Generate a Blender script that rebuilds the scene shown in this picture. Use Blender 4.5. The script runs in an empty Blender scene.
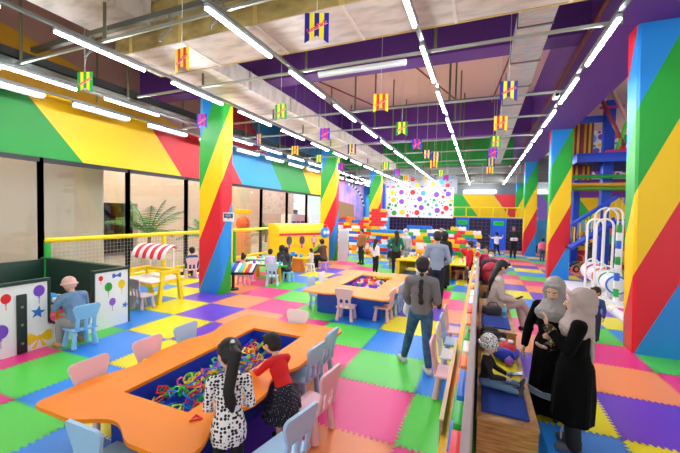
import bpy, bmesh, math, random
from mathutils import Vector, Matrix
random.seed(7)
C = bpy.context.scene.collection
SC = bpy.context.scene
PI = math.pi

# ------------------------------------------------------------------ camera, world, exposure
F, YAW, PIT, ROL, HC = 340.69, 0.39105, -0.03808, 0.022955, 2.1231
X0, Y0 = -0.6605, 4.0433            # corner of the foam mat grid, one mat = 1 m
_f = Vector((-math.sin(YAW)*math.cos(PIT), math.cos(YAW)*math.cos(PIT), math.sin(PIT)))
_r0 = Vector((math.cos(YAW), math.sin(YAW), 0)); _u0 = _r0.cross(_f)
_r = _r0*math.cos(ROL) + _u0*math.sin(ROL); _u = -_r0*math.sin(ROL) + _u0*math.cos(ROL)
CAM = Vector((0, 0, HC))
cd = bpy.data.cameras.new('camera'); cam = bpy.data.objects.new('camera', cd); C.objects.link(cam)
cd.sensor_width = 36; cd.lens = F*36/680; cd.clip_start = 0.05; cd.clip_end = 300
cam.matrix_world = Matrix(((_r.x, _u.x, -_f.x, 0), (_r.y, _u.y, -_f.y, 0), (_r.z, _u.z, -_f.z, HC), (0, 0, 0, 1)))
SC.camera = cam
w = bpy.data.worlds.new('daylight'); SC.world = w; w.use_nodes = True
w.node_tree.nodes['Background'].inputs[0].default_value = (0.95, 0.98, 1.0, 1)
w.node_tree.nodes['Background'].inputs[1].default_value = 0.55
SC.view_settings.view_transform = 'Standard'; SC.view_settings.look = 'None'
SC.view_settings.exposure = 1.28; SC.view_settings.gamma = 1; SC.view_settings.use_curve_mapping = False
TUBE = 40.0                          # strength of the ceiling tubes

def ray(u, v): return _f + _r*((u-340)/F) + _u*((226.5-v)/F)
def G(u, v, z=0.0):                  # point of the picture on the height z
    d = ray(u, v); t = (z-HC)/d.z; return CAM + d*t
def OY(u, v, y): d = ray(u, v); return CAM + d*(y/d.y)
def OX(u, v, x): d = ray(u, v); return CAM + d*(x/d.x)

# ------------------------------------------------------------------ materials
def lin(h):
    h = h.lstrip('#'); c = [int(h[i:i+2], 16)/255 for i in (0, 2, 4)]
    return tuple(x/12.92 if x <= .04045 else ((x+.055)/1.055)**2.4 for x in c) + (1,)
MATS = {}
def mat(h, rough=.5, metal=0, bump=0, bscale=60, spec=.5, key=''):
    k = (h, rough, metal, bump, bscale, spec, key)
    if k in MATS: return MATS[k]
    m = bpy.data.materials.new('paint_%d' % len(MATS)); m.use_nodes = True
    nt = m.node_tree; b = nt.nodes['Principled BSDF']
    b.inputs['Base Color'].default_value = lin(h); b.inputs['Roughness'].default_value = rough
    b.inputs['Metallic'].default_value = metal; b.inputs['Specular IOR Level'].default_value = spec
    if bump:
        n = nt.nodes.new('ShaderNodeTexNoise'); n.inputs['Scale'].default_value = bscale; n.inputs['Detail'].default_value = 4
        t = nt.nodes.new('ShaderNodeTexCoord'); nt.links.new(t.outputs['Object'], n.inputs['Vector'])
        p = nt.nodes.new('ShaderNodeBump'); p.inputs['Strength'].default_value = bump; p.inputs['Distance'].default_value = .02
        nt.links.new(n.outputs['Fac'], p.inputs['Height']); nt.links.new(p.outputs['Normal'], b.inputs['Normal'])
    MATS[k] = m; return m
def ramp_mat(name, build, stops, rough=.5, interp='CONSTANT', metal=0):
    """a scalar from build(nodetree) looked up in a colour ramp"""
    m = bpy.data.materials.new(name); m.use_nodes = True; nt = m.node_tree; b = nt.nodes['Principled BSDF']
    b.inputs['Roughness'].default_value = rough; b.inputs['Metallic'].default_value = metal
    r = nt.nodes.new('ShaderNodeValToRGB'); r.color_ramp.interpolation = interp
    el = r.color_ramp.elements
    while len(el) < len(stops): el.new(1)
    for e, (p, h) in zip(el, stops): e.position = p; e.color = lin(h)
    nt.links.new(build(nt), r.inputs[0]); nt.links.new(r.outputs[0], b.inputs['Base Color']); return m
def axis_sum(nt, kx, ky, kz, off, scale, frac=False, coord='Object'):
    t = nt.nodes.new('ShaderNodeTexCoord')
    d = nt.nodes.new('ShaderNodeVectorMath'); d.operation = 'DOT_PRODUCT'; d.inputs[1].default_value = (kx, ky, kz)
    nt.links.new(t.outputs[coord], d.inputs[0])
    a = nt.nodes.new('ShaderNodeMath'); a.operation = 'ADD'; a.inputs[1].default_value = off; nt.links.new(d.outputs['Value'], a.inputs[0])
    s = nt.nodes.new('ShaderNodeMath'); s.operation = 'DIVIDE'; s.inputs[1].default_value = scale; nt.links.new(a.outputs[0], s.inputs[0])
    if not frac: return s.outputs[0]
    f = nt.nodes.new('ShaderNodeMath'); f.operation = 'FRACT'; nt.links.new(s.outputs[0], f.inputs[0]); return f.outputs[0]
def noise_out(nt, scale, detail=3, sx=1, sy=1, sz=1, coord='Object'):
    t = nt.nodes.new('ShaderNodeTexCoord'); mp = nt.nodes.new('ShaderNodeMapping'); mp.inputs['Scale'].default_value = (sx, sy, sz)
    nt.links.new(t.outputs[coord], mp.inputs[0])
    n = nt.nodes.new('ShaderNodeTexNoise'); n.inputs['Scale'].default_value = scale; n.inputs['Detail'].default_value = detail
    nt.links.new(mp.outputs[0], n.inputs['Vector']); return n.outputs['Fac']
def voro_out(nt, scale, coord='Object', rnd=1.0):
    t = nt.nodes.new('ShaderNodeTexCoord'); n = nt.nodes.new('ShaderNodeTexVoronoi'); n.inputs['Scale'].default_value = scale
    n.inputs['Randomness'].default_value = rnd
    nt.links.new(t.outputs[coord], n.inputs['Vector']); return n.outputs['Distance']
def emis(h, s):
    k = ('em', h, s)
    if k in MATS: return MATS[k]
    m = bpy.data.materials.new('lamp_%d' % len(MATS)); m.use_nodes = True; b = m.node_tree.nodes['Principled BSDF']
    b.inputs['Base Color'].default_value = lin(h); b.inputs['Emission Color'].default_value = lin(h); b.inputs['Emission Strength'].default_value = s
    MATS[k] = m; return m
def glass_mat():
    m = bpy.data.materials.new('window_glass'); m.use_nodes = True; nt = m.node_tree; nt.nodes.remove(nt.nodes['Principled BSDF'])
    o = nt.nodes['Material Output']; t = nt.nodes.new('ShaderNodeBsdfTransparent'); g = nt.nodes.new('ShaderNodeBsdfGlossy'); x = nt.nodes.new('ShaderNodeMixShader')
    t.inputs[0].default_value = (.93, .95, .94, 1); g.inputs['Roughness'].default_value = .02
    l = nt.nodes.new('ShaderNodeLayerWeight'); l.inputs['Blend'].default_value = .5
    pw = nt.nodes.new('ShaderNodeMath'); pw.operation = 'POWER'; pw.inputs[1].default_value = 2.5; nt.links.new(l.outputs['Facing'], pw.inputs[0])
    ma = nt.nodes.new('ShaderNodeMath'); ma.operation = 'MULTIPLY_ADD'; ma.inputs[1].default_value = .30; ma.inputs[2].default_value = .04; nt.links.new(pw.outputs[0], ma.inputs[0]); nt.links.new(ma.outputs[0], x.inputs[0]); nt.links.new(t.outputs[0], x.inputs[1]); nt.links.new(g.outputs[0], x.inputs[2]); nt.links.new(x.outputs[0], o.inputs[0]); return m
WOOD = ramp_mat('birch_ply', lambda nt: noise_out(nt, 5, 6, 1, 1, 9), [(.3, '8a5a2c'), (.5, 'b9834a'), (.7, 'd09c60')], .45, 'LINEAR')
PLANK = ramp_mat('pale_wood', lambda nt: noise_out(nt, 6, 6, 9, 1, 9), [(.3, '9c7450'), (.7, 'c9a27c')], .5, 'LINEAR')
GLASS = glass_mat()
RED, BLUE, GRN, YEL = '#e0202c', '#2f8fe0', '#22a838', '#fbd10a'

# ------------------------------------------------------------------ mesh building
class MB:
    def __init__(s): s.v = []; s.f = []; s.m = []
    def add(s, vs, fs, mi=0, M=None):
        n = len(s.v)
        s.v += [tuple(M @ Vector(q)) for q in vs] if M is not None else [tuple(q) for q in vs]
        s.f += [tuple(i+n for i in f) for f in fs]; s.m += [mi]*len(fs); return s
    def box(s, c, d, bev=0, M=None, mi=0, seg=2):
        bm = bmesh.new(); bmesh.ops.create_cube(bm, size=1)
        for q in bm.verts: q.co = Vector((q.co.x*d[0]+c[0], q.co.y*d[1]+c[1], q.co.z*d[2]+c[2]))
        if bev: bmesh.ops.bevel(bm, geom=bm.edges[:], offset=bev, segments=seg, affect='EDGES', profile=.5)
        bm.verts.index_update()
        s.add([q.co[:] for q in bm.verts], [[q.index for q in f.verts] for f in bm.faces], mi, M); bm.free(); return s
    def bb(s, a, b, bev=0, M=None, mi=0):
        return s.box([(a[i]+b[i])/2 for i in range(3)], [abs(b[i]-a[i]) for i in range(3)], bev, M, mi)
    def loft(s, pts, rad, n=14, ref=(1, 0, 0), caps=True, mi=0, M=None, wob=None):
        pts = [Vector(q) for q in pts]; rad = [(q, q) if isinstance(q, (int, float)) else q for q in rad]
        if caps:                      # rounded ends
            d0 = (pts[0]-pts[1]).normalized(); d1 = (pts[-1]-pts[-2]).normalized(); r0, r1 = rad[0], rad[-1]
            a0, a1 = min(r0), min(r1)
            pre = [(pts[0]+d0*a0*math.sin(t), (r0[0]*math.cos(t), r0[1]*math.cos(t))) for t in (1.5, 1.15, .75, .35)]
            post = [(pts[-1]+d1*a1*math.sin(t), (r1[0]*math.cos(t), r1[1]*math.cos(t))) for t in (.35, .75, 1.15, 1.5)]
            pts = [q[0] for q in pre]+pts+[q[0] for q in post]; rad = [q[1] for q in pre]+rad+[q[1] for q in post]
        vs = []; ref = Vector(ref)
        for k, (q, r) in enumerate(zip(pts, rad)):
            t = (pts[min(k+1, len(pts)-1)]-pts[max(k-1, 0)])
            t = t.normalized() if t.length > 1e-9 else Vector((0, 0, 1))
            x = ref - t*ref.dot(t)
            if x.length < 1e-3: x = Vector((0, 1, 0)) - t*t.y
            x.normalize(); y = t.cross(x)
            for j in range(n):
                a = 2*PI*j/n; g = 1 if wob is None else wob(k, a)
                vs.append(q + x*(math.cos(a)*r[0]*g) + y*(math.sin(a)*r[1]*g))
        fs = []
        for k in range(len(pts)-1):
            for j in range(n): fs.append((k*n+j, k*n+(j+1) % n, (k+1)*n+(j+1) % n, (k+1)*n+j))
        fs.append(tuple(range(n-1, -1, -1))); fs.append(tuple(range((len(pts)-1)*n, len(pts)*n)))
        return s.add(vs, fs, mi, M)
    def cap(s, a, b, ra, rb=None, n=12, M=None): return s.loft([a, b], [ra, ra if rb is None else rb], n, (1, 0.01, 0.02), True, 0, M)
    def cyl(s, a, b, ra, rb=None, n=16, mi=0, M=None): return s.loft([a, b], [ra, ra if rb is None else rb], n, (1, 0.01, 0.02), False, mi, M)
    def sph(s, c, r, n=14, R=None, mi=0, M=None):
        r = (r, r, r) if isinstance(r, (int, float)) else r; vs = []; m = n//2; c = Vector(c)
        for i in range(1, m):
            t = PI*i/m
            for j in range(n):
                q = Vector((r[0]*math.sin(t)*math.cos(2*PI*j/n), r[1]*math.sin(t)*math.sin(2*PI*j/n), r[2]*math.cos(t)))
                vs.append(c + (R @ q if R is not None else q))
        top = Vector((0, 0, r[2])); bot = -top
        vs.append(c + (R @ top if R is not None else top)); vs.append(c + (R @ bot if R is not None else bot)); fs = []
        for i in range(m-2):
            for j in range(n): fs.append((i*n+j, (i+1)*n+j, (i+1)*n+(j+1) % n, i*n+(j+1) % n))
        N = (m-1)*n
        for j in range(n): fs.append((N, j, (j+1) % n)); fs.append((N+1, (m-2)*n+(j+1) % n, (m-2)*n+j))
        return s.add(vs, fs, mi, M)
    def tube(s, pts, r, n=8, mi=0, M=None, caps=False): return s.loft(pts, [r]*len(pts), n, (0.31, .17, .93), caps, mi, M)
    def prism(s, poly, z0, z1, M=None, mi=0):
        n = len(poly); vs = [(x, y, z0) for x, y in poly]+[(x, y, z1) for x, y in poly]
        fs = [tuple(range(n-1, -1, -1)), tuple(range(n, 2*n))]+[(i, (i+1) % n, n+(i+1) % n, n+i) for i in range(n)]
        return s.add(vs, fs, mi, M)
    def ring(s, outer, inner, z0, z1, mi=0):     # slab with a hole, equal vertex counts
        n = len(outer); vs = [(x, y, z0) for x, y in outer]+[(x, y, z1) for x, y in outer]+[(x, y, z0) for x, y in inner]+[(x, y, z1) for x, y in inner]
        fs = []
        for i in range(n):
            j = (i+1) % n
            fs += [(i, j, n+j, n+i), (2*n+j, 2*n+i, 3*n+i, 3*n+j), (n+i, n+j, 3*n+j, 3*n+i), (j, i, 2*n+i, 2*n+j)]
        return s.add(vs, fs, mi)
    def mesh(s, mats, smooth=True):
        me = bpy.data.meshes.new('m'); me.from_pydata(s.v, [], s.f)
        for q in (mats if isinstance(mats, (list, tuple)) else [mats]): me.materials.append(q)
        me.polygons.foreach_set('material_index', s.m)
        me.polygons.foreach_set('use_smooth', [bool(smooth)]*len(s.f))
        if smooth:
            me.polygons.foreach_set('use_smooth', [True]*len(s.f))
            try: me.set_sharp_from_angle(angle=math.radians(40))
            except Exception: pass
        me.update(); return me
    def build(s, name, mats, parent=None, smooth=True, label=None): return link(name, s.mesh(mats, smooth), parent, label)
def link(name, me, parent=None, label=None):
    o = bpy.data.objects.new(name, me); C.objects.link(o); me.name = name
    if parent is not None: o.parent = parent
    if label: o['label'] = label
    return o
def tag(o, label, cat, group=None, kind=None):
    o['label'] = label; o['category'] = cat
    if group: o['group'] = group
    if kind: o['kind'] = kind
    return o
def thing(name, label, cat, loc=(0, 0, 0), rz=0, group=None):
    o = bpy.data.objects.new(name, None); C.objects.link(o); o.location = loc; o.rotation_euler = (0, 0, rz); o.empty_display_size = .1
    return tag(o, label, cat, group)
def struct(o): o['kind'] = 'structure'; return o
def dup(root, loc, rz=0, label=None, group=None, mats=None):
    r = root.copy(); C.objects.link(r); r.location = loc; r.rotation_euler = (0, 0, rz)
    if label: r['label'] = label
    if group: r['group'] = group
    for ch in list(root.children):
        c = ch.copy(); C.objects.link(c); c.parent = r
        for g in ch.children:
            d = g.copy(); C.objects.link(d); d.parent = c
    return r
def origin(o, p):                     # move an object's origin without moving it
    p = Vector(p); o.data.transform(Matrix.Translation(-p)); o.location = p; return o
def text_mesh(txt, size, depth=.002, bold=0):
    cu = bpy.data.curves.new('t', 'FONT'); cu.body = txt; cu.size = size; cu.extrude = depth; cu.offset = bold; cu.align_x = 'CENTER'; cu.align_y = 'CENTER'
    o = bpy.data.objects.new('t', cu); C.objects.link(o)
    me = bpy.data.meshes.new_from_object(o.evaluated_get(bpy.context.evaluated_depsgraph_get()))
    bpy.data.objects.remove(o); bpy.data.curves.remove(cu); return me
def fuse(mb, voxel, smooth=4):        # one continuous skin over overlapping shapes
    me = mb.mesh([mat('#ffffff')], False); o = bpy.data.objects.new('t', me); C.objects.link(o)
    r = o.modifiers.new('r', 'REMESH'); r.mode = 'VOXEL'; r.voxel_size = voxel; r.use_smooth_shade = True
    if smooth: s = o.modifiers.new('s', 'SMOOTH'); s.factor = .5; s.iterations = smooth
    out = bpy.data.meshes.new_from_object(o.evaluated_get(bpy.context.evaluated_depsgraph_get()))
    bpy.data.objects.remove(o); bpy.data.meshes.remove(me)
    out.materials.clear(); out.polygons.foreach_set('use_smooth', [True]*len(out.polygons)); return out
# ------------------------------------------------------------------ floor of foam mats
MATC = ['#56d84a', '#2a8cf0', '#f6e80a', '#6a3fd0', '#ff9a62', '#f0348c']
def zig(n):                           # jigsaw edge profile along 0..1
    out = []
    for k in range(n):
        a = k/n; s = .5/n; o = .017
        out += [(a+.12*s, -o), (a+.92*s, -o), (a+1.08*s, o), (a+1.88*s, o)]
    return out
fm = MB(); NT = 17; Z = zig(NT)
for i in range(-9, 11):
    for j in range(-6, 24):
        x, y = X0+i, Y0+j; c = (i+j+1) % 6
        if not (y < 9 and -7 < x < 4.5): fm.add([(x, y, 0), (x+1, y, 0), (x+1, y+1, 0), (x, y+1, 0)], [(0, 1, 2, 3)], c); continue
        g = .06; q = [(x+g, y+g), (x+1-g, y+g), (x+1-g, y+1-g), (x+g, y+1-g)]
        fm.add([(a, b, 0) for a, b in q], [(0, 1, 2, 3)], c)
        for e in range(4):              # toothed border strips
            p0, p1 = q[e], q[(e+1) % 4]; co = [(x, y), (x+1, y), (x+1, y+1), (x, y+1)]; c0, c1 = co[e], co[(e+1) % 4]
            zz = [(t, o) for t, o in (Z if e in (0, 1) else [(1-t, o) for t, o in reversed(Z)])]
            O = [c0]+[(c0[0]+(c1[0]-c0[0])*t+(o if e in (1, 3) else 0), c0[1]+(c1[1]-c0[1])*t+(o if e in (0, 2) else 0)) for t, o in zz]+[c1]
            T = [0]+[t for t, o in zz]+[1]; I = [(p0[0]+(p1[0]-p0[0])*t, p0[1]+(p1[1]-p0[1])*t) for t in T]; n = len(O)
            fm.add([(a, b, 0) for a, b in O+I], [(k, k+1, n+k+1, n+k) for k in range(n-1)], c)
floor = struct(fm.build('floor', [mat(h, .34, 0, 0, 60, .6, 'mat') for h in MATC], None, False))
struct(MB().bb((-24, -3, -.12), (16, 32, -.02)).build('floor_slab', mat('#b7ab9c', .35), None, False))

# ------------------------------------------------------------------ walls
XW = -8.95
def poly_wall(name, polys, mats):     # coloured panels painted on one wall, each polygon a list of points
    mb = MB()
    for P, mi in polys: mb.add(P, [tuple(range(len(P)))], mi)
    return struct(mb.build(name, mats, None, False))
def band(y0, y1, s): return s
ZB0, ZB1, ZT = 3.2, 4.62, 6.6
BANDC = [(0, GRN), (.2, YEL)]
# slanted stripes on the band above the windows: s = y + .68*z
bk = .85
edges = [(-20, 0), (8.02, 1), (10.96, 2), (14.0, 3), (17.0, 0), (20.0, 1), (23.0, 2), (26, 3)]
mb = MB()
for k, (e, c) in enumerate(edges):
    e2 = edges[k+1][0] if k+1 < len(edges) else 40
    a0, a1 = e-bk*ZB0, e2-bk*ZB0; b0, b1 = e-bk*ZB1, e2-bk*ZB1
    P = [(min(max(a0, -4), 19.3), ZB0), (min(max(a1, -4), 19.3), ZB0), (min(max(b1, -4), 19.3), ZB1), (min(max(b0, -4), 19.3), ZB1)]
    mb.add([(XW, y, z) for y, z in P], [(0, 1, 2, 3)], c)
mb.bb((XW-.25, -4, ZB0), (XW-.01, 19.3, ZB1), mi=4)
struct(mb.build('wall_left', [mat('#0d8a2c', .5), mat('#f6c000', .5), mat('#d41c28', .5), mat('#2796dc', .5), mat('#1c1f22', .6)], None, False))
mb = MB()                             # wall above the band, yellow and dusty pink
ue = [(-20, 0), (7.6, 1), (11.5, 2), (14.5, 3), (18, 0), (24, 1)]
uk = -.55
mb = MB(); s0 = lambda y: y
cols = [(-4, 5.6, 0, 0), ]
mb.add([(XW, -4, ZB1), (XW, 8.6, ZB1), (XW, 3.9, 5.75), (XW, -4, 6.3)], [(0, 1, 2, 3)], 0)
mb.add([(XW, 8.6, ZB1), (XW, 10.4, ZB1), (XW, 8.2, ZT), (XW, -4, ZT), (XW, -4, 6.3), (XW, 3.9, 5.75)], [(0, 1, 2, 3, 4, 5)], 1)
mb.add([(XW, 10.4, ZB1), (XW, 13, ZB1), (XW, 11, ZT), (XW, 8.2, ZT)], [(0, 1, 2, 3)], 2)
mb.add([(XW, 13, ZB1), (XW, 30, ZB1), (XW, 30, ZT), (XW, 11, ZT)], [(0, 1, 2, 3)], 3)
struct(mb.build('wall_left_upper', [mat('#b8860c', .6), mat('#9a7468', .6), mat('#a02430', .6), mat('#2f7fb0', .6)], None, False))
# window frames and panes
ys = [.3, 2.37, 4.42, 6.42, 8.42, 10.5, 12.55, 14.7, 16.75, 18.8]
for k in range(len(ys)-1):
    y0, y1 = ys[k], ys[k+1]
    fr = MB(); t = .075
    fr.bb((XW-.06, y0-t*.5, 0), (XW+.05, y0+t*.5, ZB0)); fr.bb((XW-.06, y1-t*.5, 0), (XW+.05, y1+t*.5, ZB0))
    fr.bb((XW-.06, y0, ZB0-.1), (XW+.05, y1, ZB0)); fr.bb((XW-.06, y0, 0), (XW+.05, y1, .1))
    o = struct(fr.build('window_%d' % (k+1), mat('#15181a', .4), None, False))
    MB().bb((XW-.012, y0, .1), (XW+.0, y1, ZB0-.1)).build('pane', GLASS, o, False)
# the mall hall beyond the glass
mb = MB(); mb.bb((-14.3, -3, 2.35), (-14, 10.5, 5.6)); mb.bb((-14.3, 10.5, 0), (-14, 24, 5.6)); struct(mb.build('wall_mall', mat('#c9b4a2', .6), None, False))
struct(MB().bb((-13.4, -3, 0), (-10.6, 6.85, 5.6), .02).build('wall_mall_pier', mat('#cfc2b0', .5), None, False))
struct(MB().bb((-24, -3, 5.6), (-9.3, 30, 5.75)).build('ceiling_mall', mat('#d8cfc6', .7), None, False))
struct(MB().bb((-17.2, -3, 0), (-17, 30, 2.4)).build('wall_mall_shop', mat('#2c2a2b', .6), None, False))
# portal with the painted mural beyond the second pillar
p0 = 19.35
mu = MB(); XM = XW
mu.add([(XM, 19.3, 0), (XM, 21.0, 0), (XM, 21.0, 5.2), (XM, 19.3, 5.2)], [(0, 1, 2, 3)], 0)
mu.add([(XM, 21.0, 3.0), (XM, 24.4, 2.8), (XM, 26.6, 2.8), (XM, 26.6, 4.9), (XM, 21.0, 4.25)], [(0, 1, 2, 3, 4)], 1)
mu.add([(XM, 24.6, 0), (XM, 26.6, 0), (XM, 26.6, 2.8), (XM, 24.4, 2.8)], [(0, 1, 2, 3)], 1)
mu.add([(XM, 26.6, 0), (XM, 30, 0), (XM, 30, 4.9), (XM, 26.6, 4.9)], [(0, 1, 2, 3)], 2)
mu.add([(XM, 21.0, 4.25), (XM, 26.6, 4.9), (XM, 30, 4.9), (XM, 30, 6), (XM, 21.0, 5.2)], [(0, 1, 2, 3, 4)], 3)
MUR = ramp_mat('mural', lambda nt: noise_out(nt, .9, 3), [(.3, '8a6fd0'), (.45, 'b49ae0'), (.55, 'e0a0d0'), (.7, '6fb0e8')], .6, 'LINEAR')
struct(mu.build('wall_mural', [mat('#ef86b0', .6), MUR, mat('#2f6fd8', .6), mat('#d83a78', .6)], None, False))
d = MB()                              # chequered painted arc on the mural
for k in range(15):
    a = k/14*1.25; y = 23.2+2.9*math.sin(a)*1.25; z = 2.2+2.05*math.cos(a)
    d.box((XM+.02, y, z), (.03, .34, .16), 0, None, k % 2)
d.build('chequered_arc', [mat('#f4f4f8', .6), mat('#1d2030', .6)], bpy.data.objects['wall_mural'], False)

# back wall: lockers below, coloured band above
YB = 27.0
def P3(u, v, y=YB): q = OY(u, v, y); return (q.x, y, q.z)
mb = MB()
zt, z1, zlow = 3.75, 2.9, 2.0
bs = lambda x: x
def bandpoly(xa, xb, sl, c): mb.add([(xa, YB, zlow), (xb, YB, zlow), (xb-sl, YB, zt), (xa-sl, YB, zt)], [(0, 1, 2, 3)], c)
bandpoly(-7.6, -.1, 1.25, 0); bandpoly(-.1, 2.0, 1.25, 1); bandpoly(2.0, 3.4, 1.2, 2); bandpoly(3.4, 5.0, 1.2, 3); bandpoly(5.0, 7.0, 1.2, 0); bandpoly(7.0, 9.2, 1.2, 1); bandpoly(9.2, 10.2, 1.2, 3); bandpoly(10.2, 16, 1.2, 4)
mb.bb((-8.9, YB+.02, 0), (16, YB+.3, zt), mi=4)
struct(mb.build('wall_back', [mat('#2fc04a', .5), mat('#ffd000', .5), mat('#f0343c', .5), mat('#9a78e8', .5), mat('#58b8f0', .5)], None, False))
struct(MB().bb((-8.9, YB+1.2, 3.6), (16, YB+1.5, 6.6)).build('wall_back_upper', mat('#8d9190', .7), None, False))
for k, (a, b) in enumerate([(-1.3, 1.0), (3.2, 8.6)]):
    t = MB().bb((a, YB+.5, 3.9), (b, YB+1.19, 4.1), .05).build('window_glow_box', emis('#f4f8ff', 2.2), None, False)  # emissive box stands in for the bright window glow above the wall
    tag(t, 'glowing box for the white window glow above the painted back wall, ' + ('over the shoe lockers' if k == 0 else 'behind the play frame'), 'light')

# ------------------------------------------------------------------ ceiling and beams
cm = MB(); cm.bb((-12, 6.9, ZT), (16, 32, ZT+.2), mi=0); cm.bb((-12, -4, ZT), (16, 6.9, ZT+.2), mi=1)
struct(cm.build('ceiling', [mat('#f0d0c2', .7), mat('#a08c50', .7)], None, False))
PUR = mat('#5b2a86', .55)
ZBM = 5.18
for n, (a, b, m) in {'beam_near': ((-9, 6.78), (2.8, 7.24), PUR), 'beam_mid': ((-9, 13.92), (2.8, 14.4), PUR), 'beam_far': ((-9, 21.2), (2.8, 21.7), mat('#1f9a3c', .55)),
                     'beam_window_side': ((-6.85, 7.24), (-5.9, 21.2), PUR), 'beam_play_side': ((1.55, -3), (2.8, 27), PUR)}.items():
    e = .004 if 'side' in n else 0
    struct(MB().bb((a[0], a[1], ZBM+e), (b[0], b[1], ZT)).build('trim_'+n, m, None, False))
# ------------------------------------------------------------------ striped pillars (painted spiral of four colours)
def pillar(name, x, y, w=.75, d=.42, ch=.035, lean=0):
    mb = MB(); P = [(ch, 0), (w-ch, 0), (w, ch), (w, d-ch), (w-ch, d), (ch, d), (0, d-ch), (0, ch)]
    me = bpy.data.meshes.new(name); n = len(P); vs = [(x+a+lean*z/ZBM, y+b, z) for z in (0, ZBM) for a, b in P]
    fs = [(i, (i+1) % n, n+(i+1) % n, n+i) for i in range(n)]
    me.from_pydata(vs, [], fs); me.polygons.foreach_set('use_smooth', [False]*len(fs)); uv = me.uv_layers.new(name='wrap')
    def peri(i):
        s = 0
        for k in range(i): s += math.dist(P[k], P[(k+1) % n])
        return s
    tot = peri(n)
    for pi, pl in enumerate(me.polygons):
        ua, ub = peri(pi), peri(pi+1)
        if pi >= 3: ua -= tot; ub -= tot         # the seam lies on the hidden far side
        if pi in (2,): pass
        for li, (uu, zz) in zip(pl.loop_indices, ((ua, 0), (ub, 0), (ub, ZBM), (ua, ZBM))): uv.data[li].uv = (uu, zz)
    for pi, pl in enumerate(me.polygons):        # right side continues the front
        if pi in (2, 3):
            ua, ub = peri(pi), peri(pi+1)
            for li, (uu, zz) in zip(pl.loop_indices, ((ua, 0), (ub, 0), (ub, ZBM), (ua, ZBM))): uv.data[li].uv = (uu, zz)
    me.materials.append(STRIPE); return struct(link(name, me))
def stripe_val(nt):
    t = nt.nodes.new('ShaderNodeTexCoord'); d = nt.nodes.new('ShaderNodeVectorMath'); d.operation = 'DOT_PRODUCT'; d.inputs[1].default_value = (-2.15, 1, 0)
    nt.links.new(t.outputs['UV'], d.inputs[0])
    a = nt.nodes.new('ShaderNodeMath'); a.operation = 'ADD'; a.inputs[1].default_value = -.04+5.2*2; nt.links.new(d.outputs['Value'], a.inputs[0])
    s = nt.nodes.new('ShaderNodeMath'); s.operation = 'DIVIDE'; s.inputs[1].default_value = 5.2; nt.links.new(a.outputs[0], s.inputs[0])
    f = nt.nodes.new('ShaderNodeMath'); f.operation = 'FRACT'; nt.links.new(s.outputs[0], f.inputs[0]); return f.outputs[0]
STRIPE = ramp_mat('spiral_stripes', stripe_val, [(0, '#e01c30'), (.25, '#fbcf08'), (.5, '#1fa838'), (.75, '#1f8fe4')], .42)
XL, XR = -6.75, 2.33
for y in (6.75, 13.95, 21.3): pillar('pillar_window_side', XL, y)
for k, y in enumerate((6.75, 13.75, 21.4, 26.2)): pillar('pillar_play_side', XR+(-.02 if k == 0 else -.10), y, .8 if k == 0 else .64, lean=-.15 if k == 0 else -.07)
# ------------------------------------------------------------------ tube lights in rows
ZL = 4.4
tube_me = {}; FIN = MB().bb((-.052, -.65, -.075), (-.046, .65, .06)).mesh(mat('#2c2e30', .6), False)
def tube_parts(L):
    if L in tube_me: return tube_me[L]
    h = MB().box((0, 0, .035), (.06, L+.02, .05), .006).mesh(mat('#c9ced0', .35, .6))
    d = MB().loft([(0, -L/2, 0), (0, L/2, 0)], [.023, .023], 12, (1, 0, 0), False).mesh(emis('#f6faff', TUBE))
    tube_me[L] = (h, d); return tube_me[L]
def tube_light(x, y, L, group, label, rz=0, lit=True):
    t = thing('tube_light', label, 'light', (x, y, ZL), rz, group); h, d = tube_parts(L)
    link('housing', h, t)
    if x == -8.35: link('added_light_shield', FIN, t)  # added opaque fin, keeps this row's light off the wall band
    if lit: link('tube', d, t)
    else: MB().loft([(0, -L/2, 0), (0, L/2, 0)], [.03, .03], 12, (1, 0, 0), False).build('tube', mat('#dfe6ea', .3), t)
    return t
LROWS = [(-8.35, 2.95, 'above the window wall'), (-7.32, 2.95, 'second from the window wall'), (-5.2, 2.22-1.82, 'third from the window wall'),
         (-2.94, 3.05, 'fourth from the window wall'), (-.82, 2.95, 'fifth from the window wall'), (1.37, 3.03, 'along the purple beam')]
for x, y0, where in LROWS:
    k = 0; y = y0 - .35
    rail = MB().bb((x-.03, y0-3, ZL+.065), (x+.03, 25, ZL+.10)).build('light_rail', mat('#8f9698', .35, .7))
    tag(rail, 'grey rail carrying the tube row ' + where, 'rail')
    if x == -5.2: y = .75
    else: y = y0-.18
    while y < 25.6:
        # tube spans y+.05 .. y+1.3
        dark = (x == 1.37 and y < 3) or (x == -7.32 and abs(y+.66-7) < .1) 
        if not dark:
            tube_light(x, y+.8, 1.27, 'white tubes, row ' + where, 'lit white tube light in the row ' + where)
        y += 1.825
tube_light(-1.85, 5.17, 1.45, None, 'unlit white tube lamp fixed along the second cross strut', PI/2, False)
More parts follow.
